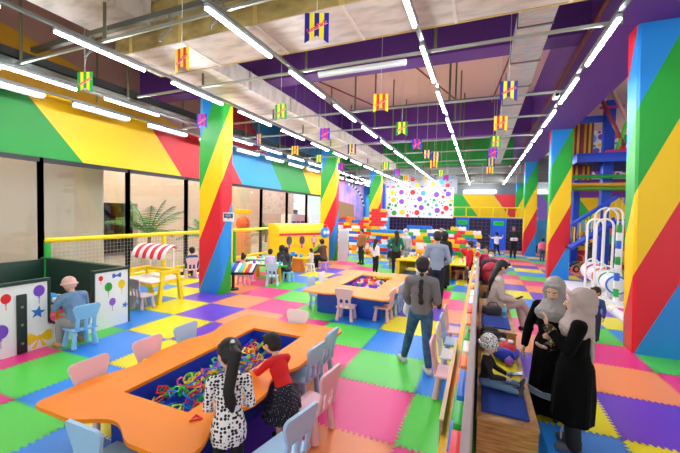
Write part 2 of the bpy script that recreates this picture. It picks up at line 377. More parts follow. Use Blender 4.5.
# cross struts, hanging rods
STEEL = mat('#a3a89f', .38, .75); ROD = mat('#6f6a52', .5, .5)
sy = [3.3, 5.17, 7.6, 9.2, 11.25, 13.3, 15.6, 18.0, 20.4, 22.8]
nm = ['first', 'second', 'third', 'fourth', 'fifth', 'sixth', 'seventh', 'eighth', 'ninth', 'tenth']
for k, y in enumerate(sy):
    t = MB().bb((-8.6 if k != 1 else -6.9, y-.017, ZL+.10), (1.5, y+.017, ZL+.14)); t = t.build('ceiling_strut', STEEL, None, False)
    tag(t, 'thin galvanised strut crossing under the ceiling, %s from the entrance end' % nm[k], 'strut')
rod_me = MB().cyl((0, 0, 0), (0, 0, ZT-ZL-.12), .022, .022, 8).mesh(ROD)
for k, y in enumerate(sy):
    for x, lx, _ in [(q[0], q[0], 0) for q in LROWS]:
        if k == 0 and x > -3: continue
        if x == 1.37: continue
        o = link('hanger_rod', rod_me); o.location = (x+.12, y, ZL+.14)
        tag(o, 'thin steel hanger rod dropping from the ceiling to the %s cross strut' % nm[k], 'rod', 'hanger rods of the %s cross strut' % nm[k])
# ducts
FOIL = ramp_mat('foil_wrap', lambda nt: noise_out(nt, 2.2, 6, 1, 3, 1), [(.3, 'b0a8a0'), (.5, 'cfc5bd'), (.62, 'd9cfc7'), (.75, 'c2bab2')], .45, 'LINEAR', .1)
KRAFT = ramp_mat('kraft_wrap', lambda nt: noise_out(nt, 3, 6, 1, 1, 2), [(.3, '7d6a3c'), (.5, 'a48d52'), (.7, 'bda468')], .5, 'LINEAR')
TAPE = mat('#c9a860', .5)
d = thing('wrapped_duct', 'broad foil wrapped air duct crossing the ceiling nearest the entrance', 'duct', (0, 4.45, 4.72))
MB().bb((-5.9, -.43, 0), (1.5, .43, .012)).build('underside', FOIL, d, False)
MB().bb((-5.9, -.44, .012), (1.5, .44, .72)).build('side_wrap', KRAFT, d, False)
MB().bb((-5.9, .44, -.004), (1.5, .47, .09)).build('tape_edge', TAPE, d, False)
for x in (-5.5, -4.4, -3.0, -1.7, -.4, .9):
    q = MB(); q.bb((x-.035, -.455, 0), (x+.035, -.44, .72)); q.build('tape_band', TAPE, d, False)
    MB().bb((x-.02, -.44, -.012), (x+.02, .44, 0)).build('seam', mat('#d8d2ca', .4, .3), d, False)
d = thing('wrapped_duct', 'long foil wrapped duct running away above the third light row', 'duct', (-5.2, 0, 4.78))
MB().bb((-.9, -3, .28), (.2, 3.98, .74)).build('near_run', FOIL, d, False)
MB().bb((-.55, 4.92, 0), (.45, 20, .38)).build('far_run', FOIL, d, False)
for y in (6.2, 7.9, 9.6, 11.3):
    MB().bb((-.565, y-.03, -.012), (.465, y+.03, .385)).build('strap', mat('#b9b2a8', .4, .4), d, False)
# coloured foil duct running away from the broad one
def foil2(nt):
    s = axis_sum(nt, 0, 1, .35, 0, .5, False); n = noise_out(nt, 3.0, 5, .6, 9, 1)
    return n
FOIL2 = ramp_mat('rainbow_foil', foil2, [(.28, '7fb0a8'), (.38, 'c8b890'), (.45, 'b98a90'), (.52, '9a9aa8'), (.58, '7fb8b4'), (.66, 'c9a8a0'), (.75, 'a8a0b8')], .35, 'LINEAR', .3)
d = thing('foil_duct', 'narrow rainbow glinting foil duct running from the broad duct to the far end', 'duct', (.6, 0, 5.02-.14))
MB().bb((-.2, 4.9, 0), (.24, 19.5, .3)).build('duct_run', FOIL2, d, False)
for y in (5.65, 6.9, 8.15, 9.4, 10.65, 11.9, 13.2): MB().bb((-.215, y-.02, -.012), (.255, y+.02, .31)).build('strap', mat('#5a5c58', .5, .4), d, False)
# ducts and trusses across the far ceiling
for k, (y, z0, z1, c) in enumerate([(22.6, 4.75, 5.5, '#8e9290'), (24.6, 4.35, 5.2, '#9a9c98'), (26.6, 4.5, 5.4, '#7e8280')]):
    o = thing('ceiling_duct', 'grey metal air duct crossing the far ceiling, %s' % ['nearest of three', 'middle of three', 'farthest of three, by the end wall'][k], 'duct', (0, y, z0))
    MB().bb((-8.6, -.35, 0), (9, .35, z1-z0), .03).build('duct_run', mat(c, .4, .5), o)
    for x in range(-8, 9, 2): MB().bb((x-.03, -.37, -.02), (x+.03, .37, z1-z0+.02)).build('flange', mat('#b8bcb8', .4, .6), o, False)
# dark cable tray along the window wall
o = thing('cable_tray', 'dark steel cable tray running along the window wall', 'cable tray', (-7.55, 0, 4.58))
MB().bb((-.3, -2, 0), (.3, 19, .02)).build('tray_floor', mat('#141517', .6), o, False)
for s in (-.3, .28): MB().bb((s, -2, 0), (s+.02, 19, .16)).build('side_rail', mat('#1d1f21', .6), o, False)
MB().bb((-.25, -2, .02), (.2, 19, .09)).build('cable_bundle', mat('#17181a', .6), o, False)
# structural strut under the broad duct (oblique), red sprinkler pipes, pipe on beam
o = link('steel_angle', MB().bb((-7.6, 3.62, 4.9), (-1.0, 3.7, 4.98)).mesh(mat('#6d6f66', .45, .6), False)); tag(o, 'dark steel angle carrying the near edge of the broad duct', 'strut')
PIPE = mat('#8e2f26', .5)
for a, b, l in [((-3.4, 4.2, 6.3), (-1.0, 12.9, 6.3), 'thin red sprinkler pipe under the pink ceiling near the middle'), ((-6.6, 4.2, 6.2), (-3.6, 13.2, 6.2), 'thin red sprinkler pipe under the ceiling by the window side beam'),
                ((1.0, 4.5, 6.1), (.2, 13, 6.1), 'thin red sprinkler pipe beside the rainbow foil duct')]:
    tag(MB().tube([a, b], .025).build('sprinkler_pipe', PIPE), l, 'pipe')
tag(MB().tube([(1.5, -2, 5.12), (1.5, 24, 5.12)], .035).build('sprinkler_pipe', mat('#7a2a20', .5)), 'red pipe along the edge of the purple play side beam', 'pipe')
for k, (x, y) in enumerate([(-4.3, 3.64), (-3.35, 3.64), (-6.0, 3.64)]):
    q = [(x+.12*math.sin(t*1.1), y+.02, 4.97-.1*t-.05*math.sin(t)) for t in [i*.5 for i in range(10)]]
    tag(MB().tube(q, .018).build('flex_conduit', mat('#8d8f88', .4, .5)), 'grey flexible conduit looping below the steel angle, ' + ['over the light row by the long duct', 'farthest from the window wall', 'nearest the window wall'][k], 'conduit')
o = thing('security_camera', 'small white dome arm camera on the light rail along the purple beam', 'camera', tuple(G(556, 96, 4.5)))
MB().box((0, 0, 0), (.1, .26, .09), .02).build('housing', mat('#eeeeee', .4), o); MB().cyl((0, -.15, -.01), (0, -.12, -.01), .035).build('lens', mat('#101010', .1), o); MB().cyl((0, .05, 0), (0, .05, .12), .02).build('bracket', mat('#dddddd', .4), o)
# ------------------------------------------------------------------ hanging swallow-tail banners
def banner_me(c1, c2):
    W, H = .27, .33; mb = MB()
    for k in range(5):
        x0, x1 = -W/2+k*W/5, -W/2+(k+1)*W/5; f = lambda x: -H + .085*(1-abs(x)/(W/2))
        mid = [0] if x0 < 0 < x1 else []
        bot = [(x1, 0, f(x1))]+[(0, 0, f(0)) for _ in mid]+[(x0, 0, f(x0))]
        P = [(x0, 0, 0), (x1, 0, 0)]+bot; n = len(P)
        vs = [(a, -.002, c) for a, b, c in P]+[(a, .002, c) for a, b, c in P]
        mb.add(vs, [tuple(range(n-1, -1, -1)), tuple(range(n, 2*n))]+[(i, (i+1) % n, n+(i+1) % n, n+i) for i in range(n)], k % 2)
    return mb.mesh([mat(c1, .5), mat(c2, .5)], False)
BK = {'b': ('navy blue and yellow', '#10108a', '#f6e010'), 'r': ('yellow and red', '#f8d808', '#d81420'), 'g': ('green and yellow', '#0c9a48', '#f6e010'), 'm': ('blue and red', '#2038d8', '#e0143c')}
BM = {k: banner_me(v[1], v[2]) for k, v in BK.items()}
tm = text_mesh('LunaPark', .064, .001, .0022); tm.transform(Matrix.Rotation(math.radians(27), 4, 'Y').inverted() @ Matrix.Rotation(PI/2, 4, 'X')); tm.transform(Matrix.Translation((0, -.005, -.15)))
tm.materials.append(mat('#e8203a', .5))
tw = tm.copy(); tw.materials.clear(); tw.materials.append(mat('#ffe0e6', .5))
tw.transform(Matrix.Translation((.0025, .0012, -.003)))
BL = [('b', 317, 13, .15, 'in front of the broad foil duct'), ('r', 182, 48, -.25, 'in front of the kraft side of the broad duct'), ('g', 85, 72, .1, 'beside the tube row second from the window wall'), ('m', 202, 114, -.1, 'at the corner of the near window side pillar'),
      ('g', 281, 104, -.2, 'under the long duct past the window side pillar'), ('m', 325, 128, -.1, 'below the middle light row'), ('r', 381, 94, 0, 'in front of the pink ceiling'), ('g', 402, 122, 0, 'behind the yellow and red one on the pink ceiling'),
      ('m', 417, 139, 0, 'before the green beam'), ('b', 427, 150, 0, 'just above the green beam foot'), ('b', 259, 134, -.5, 'over the blue wall panel'), ('r', 295, 146, -.3, 'over the blue wall panel, near its green end'), ('b', 352, 144, -.1, 'beside the middle light row before the far pillar'),
      ('g', 319, 155, -.2, 'in front of the second window side pillar'), ('b', 509, 81, .05, 'against the rainbow foil duct, nearest'), ('r', 501, 116, .05, 'against the rainbow foil duct'), ('g', 496, 136, .05, 'below the rainbow foil duct'), ('m', 493, 148, 0, 'far down the line under the rainbow foil duct'),
      ('b', 491, 158, 0, 'under the far end of the rainbow foil duct'), ('r', 490, 167, 0, 'low at the end of the line by the play side'), ('g', 386, 162, 0, 'beside the far window side pillar'), ('m', 397, 169, 0, 'just over the dotted screen, beside its edge'), ('r', 434, 160, 0, 'above the middle of the dotted screen'), ('g', 441, 170, 0, 'above the dotted screen, low in its line'),
      ('m', 446, 175, 0, 'above the dotted screen, lowest in its line'), ('r', 406, 175, 0, 'just above the top edge of the dotted screen'), ('m', 341, 163, -.1, 'beside the edge of the second window side pillar'), ('b', 436, 152, 0, 'at the bottom of the green beam')]
for k, u, v, rz, where in BL:
    q = G(u, v, 4.34)
    if q.y > 23: q = OY(u, v, 21+random.random()*1.5)
    t = link('hanging_banner', BM[k]); t.location = q; t.rotation_euler = (0, 0, YAW*.5+rz)
    tag(t, '%s striped banner %s' % (BK[k][0], where), 'banner', 'striped banners hung from the ceiling')
    if q.y < 13: link('lettering', tw, t); link('lettering', tm, t)
    s = MB().cyl((0, 0, 0), (0, 0, ZT-q.z), .004, .004, 6).build('string', mat('#cccccc'), t)
# ------------------------------------------------------------------ children's plastic chairs
chair_cache = {}
def chair_parts(col):
    if col in chair_cache: return chair_cache[col]
    m = mat(col, .38); P = []
    s = MB()
    bm = bmesh.new(); pl = [(-.165, -.15), (.165, -.15), (.185, .14), (-.185, .14)]
    q = MB(); q.box((0, 0, .28), (.35, .31, .035), .014, None, 0, 3); P.append(('seat', q.mesh(m)))
    b = MB(); n = 10                 # curved back panel, leaning back
    Mb = Matrix.Translation((0, -.155, .3)) @ Matrix.Rotation(.16, 4, 'X')
    prof = []
    def rr(w0, w1, h, r=.05, k=5):
        pts = []
        for cx, cz, a0 in ((w1/2-r, h-r, 0), (-w1/2+r, h-r, 90), (-w0/2+r, r, 180), (w0/2-r, r, 270)):
            for i in range(k+1):
                a = math.radians(a0+90*i/k); pts.append((cx+r*math.cos(a), cz+r*math.sin(a)))
        return pts
    R = rr(.30, .37, .215)
    vs = []; 
    for d in (-.013, .013):
        for x, z in R: vs.append((x, d-.0+.35*x*x, z+.155))
    N = len(R); fs = [tuple(range(N)), tuple(range(2*N-1, N-1, -1))]+[(i, N+i, N+(i+1) % N, (i+1) % N) for i in range(N)]
    b.add(vs, fs, 0, Mb); P.append(('backrest', b.mesh(m)))
    for x in (-.115, 0, .115):
        c = MB(); c.box((x*.98, .004, .085), (.052, .026, .2), .008, Mb); P.append(('back_post', c.mesh(m)))
    for sx in (-1, 1):
        for sy in (-1, 1):
            c = MB(); c.loft([(sx*.125, sy*.105, .275), (sx*.15, sy*.135, .012)], [.025, .037], 14, (1, 0, 0), False); P.append(('leg', c.mesh(m)))
    chair_cache[col] = P; return P
CB, CP, CW, CL = '#a9cdf0', '#f3c6d2', '#f4eef2', '#8cc6f4'
def chair(x, y, face, col, label, group=None, s=1.0, cat='chair', z=0):
    """face: angle of the sitter's gaze, 0 = away from the camera, +90 = towards the windows"""
    t = thing('kids_chair', label, cat, (x, y, z), math.radians(face), group); t.scale = (s, s, s)
    for nme, me in chair_parts(col): link(nme, me, t)
    return t
def stool(x, y, col, label, h=.3):
    t = thing('kids_stool', label, 'stool', (x, y, 0)); m = mat(col, .4)
    MB().cyl((0, 0, h-.035), (0, 0, h), .155, .15, 20).build('seat', m, t)
    for sx in (-1, 1):
        for sy in (-1, 1): MB().cyl((sx*.09, sy*.09, h-.035), (sx*.12, sy*.12, 0), .024, .034, 10).build('leg', m, t)
    return t
G1 = 'plastic chairs around the near orange table'
chair(-2.42, 1.62, 0, CB, 'light blue plastic chair at the nearest short end of the orange table', G1)
chair(-3.24, 2.08, -90, CP, 'pink plastic chair at the window side of the orange table, nearest the end', G1)
chair(-3.24, 2.70, -90, CP, 'pale pink plastic chair at the window side of the orange table, middle of three', G1)
chair(-3.24, 3.24, -90, CB, 'light blue plastic chair at the window side of the orange table, farthest of three', G1)
chair(-2.48, 4.24, 180, CW, 'white pink plastic chair at the far short end of the near orange table', G1)
chair(-1.86, 3.86, 90, CB, 'light blue plastic chair beside the near orange table, nearest its far corner', G1)
chair(-1.82, 3.37, 85, CB, 'light blue plastic chair pulled under the scallop of the near orange table', G1)
chair(-1.44, 2.9, 84, CP, 'pink plastic chair behind the girl in the red top', G1)
chair(-1.36, 2.22, 78, CB, 'light blue plastic chair behind the girl in the spotted dress', G1)
G2 = 'plastic chairs around the second orange table'
chair(-2.42, 6.3, 4, CP, 'pale pink plastic chair at the near end of the second table, its back to us', G2)
chair(-3.34, 6.9, -92, CB, 'light blue plastic chair at the window side corner of the second table', G2)
chair(-3.4, 7.6, -90, CW, 'white plastic chair at the window side of the second table', G2)
chair(-1.74, 6.6, 88, CP, 'pale pink plastic chair at the open side of the second table, nearest of four', G2)
chair(-1.70, 7.12, 90, CB, 'light blue plastic chair at the open side of the second table, second of four', G2)
chair(-1.70, 7.6, 90, CB, 'light blue plastic chair at the open side of the second table, third of four', G2)
chair(-1.70, 8.1, 90, CP, 'pink plastic chair at the open side of the second table, farthest of four', G2)
chair(-6.6, 5.08, -5, '#dcc0c8', 'dusty pink plastic chair tucked at the market stall table, nearer the pillar', 'chairs at the market stall')
chair(-6.95, 5.04, 0, '#dcc0c8', 'dusty pink plastic chair tucked at the market stall table beside the booth', 'chairs at the market stall')
chair(-5.64, 3.28, 85, CL, 'sky blue plastic chair under the person in the denim jacket')
chair(-5.5, 8.3, 30, '#bfe4f4', 'pale aqua plastic chair in front of the standing child in lavender')
chair(-8.3, 8.0, 60, '#ecc8d0', 'pink plastic chair under the boy in blue behind the pillar')
for k, (y, c, l) in enumerate([(4.15, CP, 'pink plastic chair at the brick fence, nearest the entrance'), (4.7, CW, 'white plastic chair at the brick fence, behind the nearest'), (5.2, CB, 'light blue plastic chair at the brick fence, third along'), (5.75, CP, 'pink plastic chair at the brick fence, farthest of four')]):
    chair(-.28, y, 270, c, l, 'plastic chairs along the brick fence')
chair(-1.02, 10.6, 0, CL, 'sky blue plastic chair at the yellow table, beside the man in the grey shirt')
chair(-1.75, 11.4, 20, '#cfe0f6', 'pale blue plastic chair at the yellow table, hidden partly by the plaited woman')
chair(-.55, 12.2, 80, CP, 'pink plastic chair under the yellow side table by the brick wall')
# ------------------------------------------------------------------ the wavy orange tables with a pit
def scallop(p0, p1, spots, r, depth, n=9):
    """points from p0 towards p1 with round bites at distances listed in spots"""
    p0, p1 = Vector(p0), Vector(p1); d = (p1-p0); L = d.length; d /= L; nrm = Vector((-d.y, d.x)); out = [tuple(p0)]
    for s in spots:
        for i in range(n+1):
            t = -1+2*i/n; k = (math.cos(PI*t)+1)/2
            q = p0+d*(s+t*r)+nrm*depth*k**.75; out.append((q.x, q.y))
    return out
def round_poly(P, r=.06, keep=None): return P
def resample(P, n):
    L = [0]
    for i in range(len(P)): L.append(L[-1]+math.dist(P[i], P[(i+1) % len(P)]))
    out = []
    for k in range(n):
        s = L[-1]*k/n; i = 0
        while L[i+1] < s: i += 1
        a, b = P[i], P[(i+1) % len(P)]; t = (s-L[i])/(L[i+1]-L[i]+1e-9); out.append((a[0]+(b[0]-a[0])*t, a[1]+(b[1]-a[1])*t))
    return out
def ray_ring(outer, cx, cy, hw, hl):   # inner rectangle points seen along the same angles
    inn = []
    for x, y in outer:
        dx, dy = x-cx, y-cy; k = min(hw/abs(dx) if dx else 9e9, hl/abs(dy) if dy else 9e9); inn.append((cx+dx*k, cy+dy*k))
    return inn
def corner_round(P, idx, r=.09, k=6):
    out = []
    for i, q in enumerate(P):
        if i not in idx: out.append(q); continue
        a = Vector(P[i-1]); b = Vector(q); c = Vector(P[(i+1) % len(P)])
        u = (a-b); v = (c-b); ru = min(r, u.length*.45); rv = min(r, v.length*.45); s = b+u.normalized()*ru; e = b+v.normalized()*rv
        for j in range(k+1):
            t = j/k; m = s*(1-t)**2+b*2*t*(1-t)+e*t*t; out.append((m.x, m.y))
    return out
def pit_table(x0, x1, y0, y1, px0, px1, py0, py1, col, base, label, xs, zt=.5, ix=.05, iy=.08):
    cx, cy = (px0+px1)/2, (py0+py1)/2
    t = thing('pit_table', label, 'table', (cx, cy, 0)); sh = lambda P: [(a-cx, b-cy) for a, b in P]
    A = [(x0, y0), (x1, y0), (x1+xs, y1), (x0+xs, y1)]; w = x1-x0; l = y1-y0
    P = []; idx = []
    for i, (sp, r, dp) in enumerate([([w*.5], w*.2, .13), ([l*.17, l*.44, l*.75], .30, .11), ([w*.5], w*.2, .10), ([l*.32, l*.7], .34, .09)]):
        idx.append(len(P)); P += scallop(A[i], A[(i+1) % 4], sp, r, dp)
    P = corner_round(P, idx); O = sh(resample(P, 200))
    hw, hl = (px1-px0)/2, (py1-py0)/2
    cor = [(hw, hl), (-hw, hl), (-hw, -hl), (hw, -hl)]; I = ray_ring(O, 0, 0, hw, hl)
    for c in cor:
        k = min(range(200), key=lambda i: math.dist(I[i], c)); I[k] = c
    I2 = I
    MB().ring(O, I2, zt-.032, zt).build('tabletop', mat(col, .45, 0, 0, 60, .3), t)
    b = MB(); X0, X1, Y0_, Y1_ = px0-ix-cx, px1+ix-cx, py0-iy-cy, py1+iy-cy
    e = .012
    Bo = [(X0, Y0_), (X1, Y0_), (X1, Y1_), (X0, Y1_)]; Bi = [(-hw-e, -hl-e), (hw+e, -hl-e), (hw+e, hl+e), (-hw-e, hl+e)]
    b.ring(Bo, Bi, .02, zt-.033); b.bb((X0+.02, Y0_+.02, 0), (X1-.02, Y1_-.02, .02)); b.build('base', mat(base, .42), t, False)
    pl = MB(); pl.ring([(-hw-e, -hl-e), (hw+e, -hl-e), (hw+e, hl+e), (-hw-e, hl+e)], [(-hw, -hl), (hw, -hl), (hw, hl), (-hw, hl)], .2, zt-.034); pl.bb((-hw-e, -hl-e, .18), (hw+e, hl+e, .2))
    pl.build('pit_lining', mat('#1c3fc0', .4), t, False)
    return t
OR1, OR2 = '#fd8c06', '#f2a356'
pit_table(-3.36, -1.72, 1.58, 4.40, -2.87, -2.12, 2.02, 3.90, OR1, '#16308c', 'orange wavy edged table with a blue pit of frames, nearest table', 0)
pit_table(-3.42, -1.56, 6.25, 9.25, -2.88, -2.06, 7.15, 8.62, OR2, '#1450c8', 'pale orange wavy edged table with a pit of blocks, second from us', 0, .5, .3, .62)
# frame pieces heaped in the near pit
PCOL = {'orange': '#ff7a10', 'green': '#2cc83a', 'pink': '#f0308c', 'blue': '#1f8ef0', 'yellow': '#f8d810', 'purple': '#8a30d8', 'red': '#e82030', 'lime': '#a8e020'}
def frame_me(kind, col):
    mb = MB(); r = .0085
    n = {'triangle': 3, 'square': 4, 'ring': 18, 'hexagon': 6}[kind]; R = {'triangle': .055, 'square': .058, 'ring': .05, 'hexagon': .055}[kind]
    pts = [(R*math.cos(2*PI*i/n+.3), R*math.sin(2*PI*i/n+.3), 0) for i in range(n)]
    if kind == 'ring':
        vs = []; fs = []
        for i in range(n):
            a = 2*PI*i/n
            for j in range(6): b = 2*PI*j/6; vs.append(((R+r*math.cos(b))*math.cos(a), (R+r*math.cos(b))*math.sin(a), r*math.sin(b)))
        for i in range(n):
            for j in range(6): fs.append((i*6+j, ((i+1) % n)*6+j, ((i+1) % n)*6+(j+1) % 6, i*6+(j+1) % 6))
        mb.add(vs, fs)
    else:
        inn = [(x*.66, y*.66) for x, y, _ in pts]; mb.ring([(x, y) for x, y, _ in pts], inn, -.006, .006)
    return mb.mesh(mat(PCOL[col], .3))
FM = {(k, c): frame_me(k, c) for k in ('triangle', 'square', 'ring', 'hexagon') for c in PCOL}
rnd = random.Random(3)
def heap_h(x, y, cx, cy): return 0
for n in range(210):
    if n < 150:
        x = -2.5+rnd.uniform(-.33, .33); y = rnd.uniform(2.06, 3.82) if n % 3 else rnd.uniform(2.06, 2.7)
    else:
        x = -2.42+rnd.gauss(0, .13); y = 2.78+rnd.gauss(0, .28)
    x = min(max(x, -2.79), -2.2); y = min(max(y, 2.1), 3.82)
    k = rnd.choice(['triangle', 'square', 'square', 'ring', 'hexagon']); c = rnd.choice(list(PCOL)+['orange', 'green', 'yellow'])
    hb = .13*math.exp(-((x+2.45)**2/.06+(y-2.8)**2/.22))+.07*math.exp(-((y-3.3)**2/.15))+.06*math.exp(-((x+2.55)**2/.04+(y-2.35)**2/.06)) 
    z = .26 + rnd.uniform(0, .11)+hb
    if y < 2.3: z = .24+rnd.uniform(0, .12)
    o = link('frame_piece', FM[k, c]); o.location = (x, y, z); o.rotation_euler = (rnd.uniform(-.9, .9), rnd.uniform(-.9, .9), rnd.uniform(0, 6))
    tag(o, '%s plastic %s frame heaped in the pit of the near orange table' % (c, k), 'toy piece', 'frame pieces in the near pit')
o = link('frame_piece', FM['triangle', 'red']); o.location = G(196, 418, .507); tag(o, 'red plastic triangle lying alone on the near orange tabletop', 'toy piece')
# building blocks in the second pit
blk = {c: MB().box((0, 0, 0), (.075, .055, .05), .006).cyl((-.018, 0, .024), (-.018, 0, .036), .014, .014, 10).cyl((.018, 0, .024), (.018, 0, .036), .014, .014, 10).mesh(mat(h, .35)) for c, h in {'red': RED, 'yellow': YEL, 'white': '#f6f4f8', 'purple': '#7a3ad8', 'green': GRN, 'pink': '#f488a8'}.items()}
for n in range(230):
    x = rnd.uniform(-2.83, -2.12); y = rnd.uniform(7.22, 8.55)
    c = 'purple' if (y < 7.6 and rnd.random() < .6) else 'red' if (x < -2.4 and rnd.random() < .5) else rnd.choice(list(blk))
    z = .32+rnd.uniform(0, .12)+.06*math.exp(-((x+2.5)**2/.08+(y-7.8)**2/.3))
    o = link('toy_block', blk[c]); o.location = (x, y, z); o.rotation_euler = (rnd.uniform(-.6, .6), rnd.uniform(-.6, .6), rnd.uniform(0, 6))
    tag(o, '%s building block heaped in the pit of the second table' % c, 'toy block', 'building blocks in the second pit')
for k in range(6):
    o = link('toy_block', blk['yellow']); q = G(378+k*2.6, 277.5+.15*k, .53); o.location = q; o.rotation_euler = (0, 0, .4*k)
    tag(o, 'yellow building block set out on the far edge of the second table', 'toy block', 'yellow blocks lined on the second table')
# ------------------------------------------------------------------ white booth with balloons, dark green padded back
BX, BY = -6.08, 4.34
GREEN = mat('#16392f', .5); WHT = mat('#eef0f2', .45)
t = thing('play_booth', 'white low play booth with painted balloons and dark green edges beside the window wall', 'booth', (BX, 3.0, 0))
def loc(y, z): return (y-3.0, z)
def booth_panel(y0, y1, z0, z1, name='panel'):
    return MB().bb((-.03, y0-3, z0), (.03, y1-3, z1)).build(name, WHT, t, False)
booth_panel(.6, 3.06, .0, 1.0); booth_panel(3.76, BY, 0, 1.0); booth_panel(3.06, 3.76, 0, .33)
e = MB(); e.bb((-.05, .6-3, 1.0), (.045, 3.1-3, 1.045)); e.bb((-.05, 3.72-3, 1.0), (.045, BY-3+.03, 1.045)); e.bb((-.05, BY-3, 0), (.036, BY-3+.03, 1.0))
def arc(yc, zc, a0, a1, r):
    pts = [(-.0, yc-3+r*math.cos(math.radians(a0+(a1-a0)*i/8)), zc+r*math.sin(math.radians(a0+(a1-a0)*i/8))) for i in range(9)]; return pts
q = [(0, .09, 1.0)]+[(0, .09, .62)]+arc(3.21, .44, 180, 270, .13)+arc(3.6, .44, 270, 360, .13)+[(0, .735, .62), (0, .735, 1.0)]
e.loft(q, [(.045, .022)]*len(q), 8, (1, 0, 0), False); e.build('edging', GREEN, t)
pm = MB(); pm.bb((.031, 2.68-3, 0), (.055, 2.80-3, .86), .008); pm.build('hinge_post', mat('#1d2b28', .45), t)
for z in (.15, .42, .68): MB().cyl((.055, 2.74-3, z), (.062, 2.74-3, z), .018).build('bolt', mat('#8a918f', .4, .6), t)
def decal(kind, y, z, s, col):
    mb = MB(); x = .0325
    if kind == 'balloon':
        mb.add([(x, y-3+s*.42*math.cos(a)*(1), z+s*.5*math.sin(a)) for a in [i*PI/12 for i in range(24)]], [tuple(range(24))])
        mb.add([(x, y-3-s*.1, z-s*.62), (x, y-3+s*.1, z-s*.62), (x, y-3, z-s*.46)], [(0, 1, 2)])
        mb.add([(x, y-3-.004, z-s*1.15), (x, y-3+.004, z-s*1.15), (x, y-3+.004, z-s*.6), (x, y-3-.004, z-s*.6)], [(0, 1, 2, 3)])
    elif kind == 'star':
        P = [(x, y-3+s*(.5 if i % 2 == 0 else .21)*math.sin(i*PI/5+.2), z+s*(.5 if i % 2 == 0 else .21)*math.cos(i*PI/5+.2)) for i in range(10)]
        mb.add([(x, y-3, z)]+P, [(0, i+1, (i+1) % 10+1) for i in range(10)])
    else:                              # bow
        for sg in (-1, 1):
            P = [(x, y-3+sg*s*a, z+s*b) for a, b in ((.04, .06), (.3, .26), (.46, .24), (.5, .05), (.47, -.2), (.33, -.24), (.04, -.06))]; mb.add(P, [tuple(range(7))])
        mb.add([(x+.001, y-3+s*.1*math.cos(a), z+s*.12*math.sin(a)) for a in [i*PI/8 for i in range(16)]], [tuple(range(16))])
        if s > .3:
            for sg in (-1, 1): mb.add([(x, y-3, z), (x, y-3+sg*s*.3, z-s*.45), (x, y-3+sg*s*.12, z-s*.45)], [(0, 1, 2)])
    mb.build('painted_'+kind, mat(col, .5), t, False)
for k, y, z, s, c in [('balloon', 2.57, .83, .14, RED), ('balloon', 2.51, .38, .2, '#7a46c8'), ('balloon', 2.955, .87, .17, '#7a46c8'), ('star', 2.94, .55, .2, '#2a6fd0'), ('bow', 2.95, .17, .34, '#f4d018'),
                      ('balloon', 3.85, .9, .09, RED), ('balloon', 3.98, .73, .16, '#22a038'), ('balloon', 4.22, .74, .16, '#f4d018'), ('bow', 4.13, .91, .17, '#2a6fd0'), ('balloon', 4.05, .45, .14, '#8a5ad0'), ('star', 4.28, .34, .13, '#2a6fd0')]:
    decal(k, y, z, s, c)
t2 = thing('padded_partition', 'dark green padded partition closing the back of the white balloon booth', 'partition', (-7.4, BY, 0))
MB().bb((-1.3, -.03, 0), (1.27, .035, 1.0), .012).build('long_panel', GREEN, t2); MB().bb((-1.32, -4.2, 0), (-1.25, .03, 1.0), .012).build('end_panel', GREEN, t2)
MB().bb((-1.33, -.05, 1.0), (1.27, .05, 1.04), .015).build('top_pad', mat('#1f4a3d', .5), t2)
o = thing('booth_table', 'small yellow table with toys inside the white booth', 'table', (-6.75, 3.35, 0))
MB().box((0, 0, .5), (.8, .9, .06), .02).build('tabletop', mat('#f4b818', .4), o)
for a in (-.33, .33):
    for b in (-.38, .38): MB().cyl((a, b, 0), (a, b, .47), .03).build('leg', mat('#f4b818', .4), o)
o = thing('plush_toy', 'blue and white round plush toy on the table inside the white booth', 'plush toy', (-6.45, 3.32, .53))
MB().sph((0, 0, .09), (.1, .1, .1)).build('body', mat('#1f8ed0', .7), o); MB().sph((.1, .07, .05), .06).sph((.13, -.02, .09), .045).build('paw', mat('#dfe8f6', .7), o)
o = thing('toy_cup', 'small violet toy cup beside the blue plush toy in the booth', 'toy', (-6.3, 3.55, .53)); MB().cyl((0, 0, 0), (0, 0, .1), .04, .05).build('cup', mat('#8fa0e8', .4), o); MB().sph((0, 0, .12), .04).build('lid', mat('#f0e8f8', .4), o)
# ------------------------------------------------------------------ yellow padded rails with netting
NET = ramp_mat('white_net', lambda nt: noise_out(nt, 2), [(0, 'e8e8e8'), (1, 'f4f4f4')])
def rail(y0, y1, label, x=-8.6, h=1.4):
    t = thing('padded_rail', label, 'railing', (x, y0, 0)); L = y1-y0
    MB().tube([(0, 0, h), (0, L, h)], .055, 14, 0, None, True).build('top_rail', mat('#fbd808', .4), t)
    MB().tube([(0, 0, .35), (0, L, .35)], .05, 12, 0, None, True).build('low_rail', mat('#fbd808', .4), t)
    n = max(1, round(L/2.4))
    for k in range(n+1):
        MB().tube([(0, L*k/n, 0), (0, L*k/n, h-.05)], .06, 14).build('post', mat('#1fae3c' if k == 0 else '#fbd808', .4), t)
    net = MB(); m = 0
    for k in range(int(L/.09)): net.bb((-.0015, k*.09, .35), (.0015, k*.09+.003, h))
    for k in range(int((h-.35)/.09)): net.bb((-.0015, 0, .35+k*.09), (.0015, L, .353+k*.09))
    net.build('netting', mat('#e4e6e8', .6), t, False)
rail(4.36, 10.2, 'yellow padded rail with white netting along the windows from the green booth past the pillar')
rail(10.4, 13.0, 'yellow padded rail along the windows beside the yellow play van')
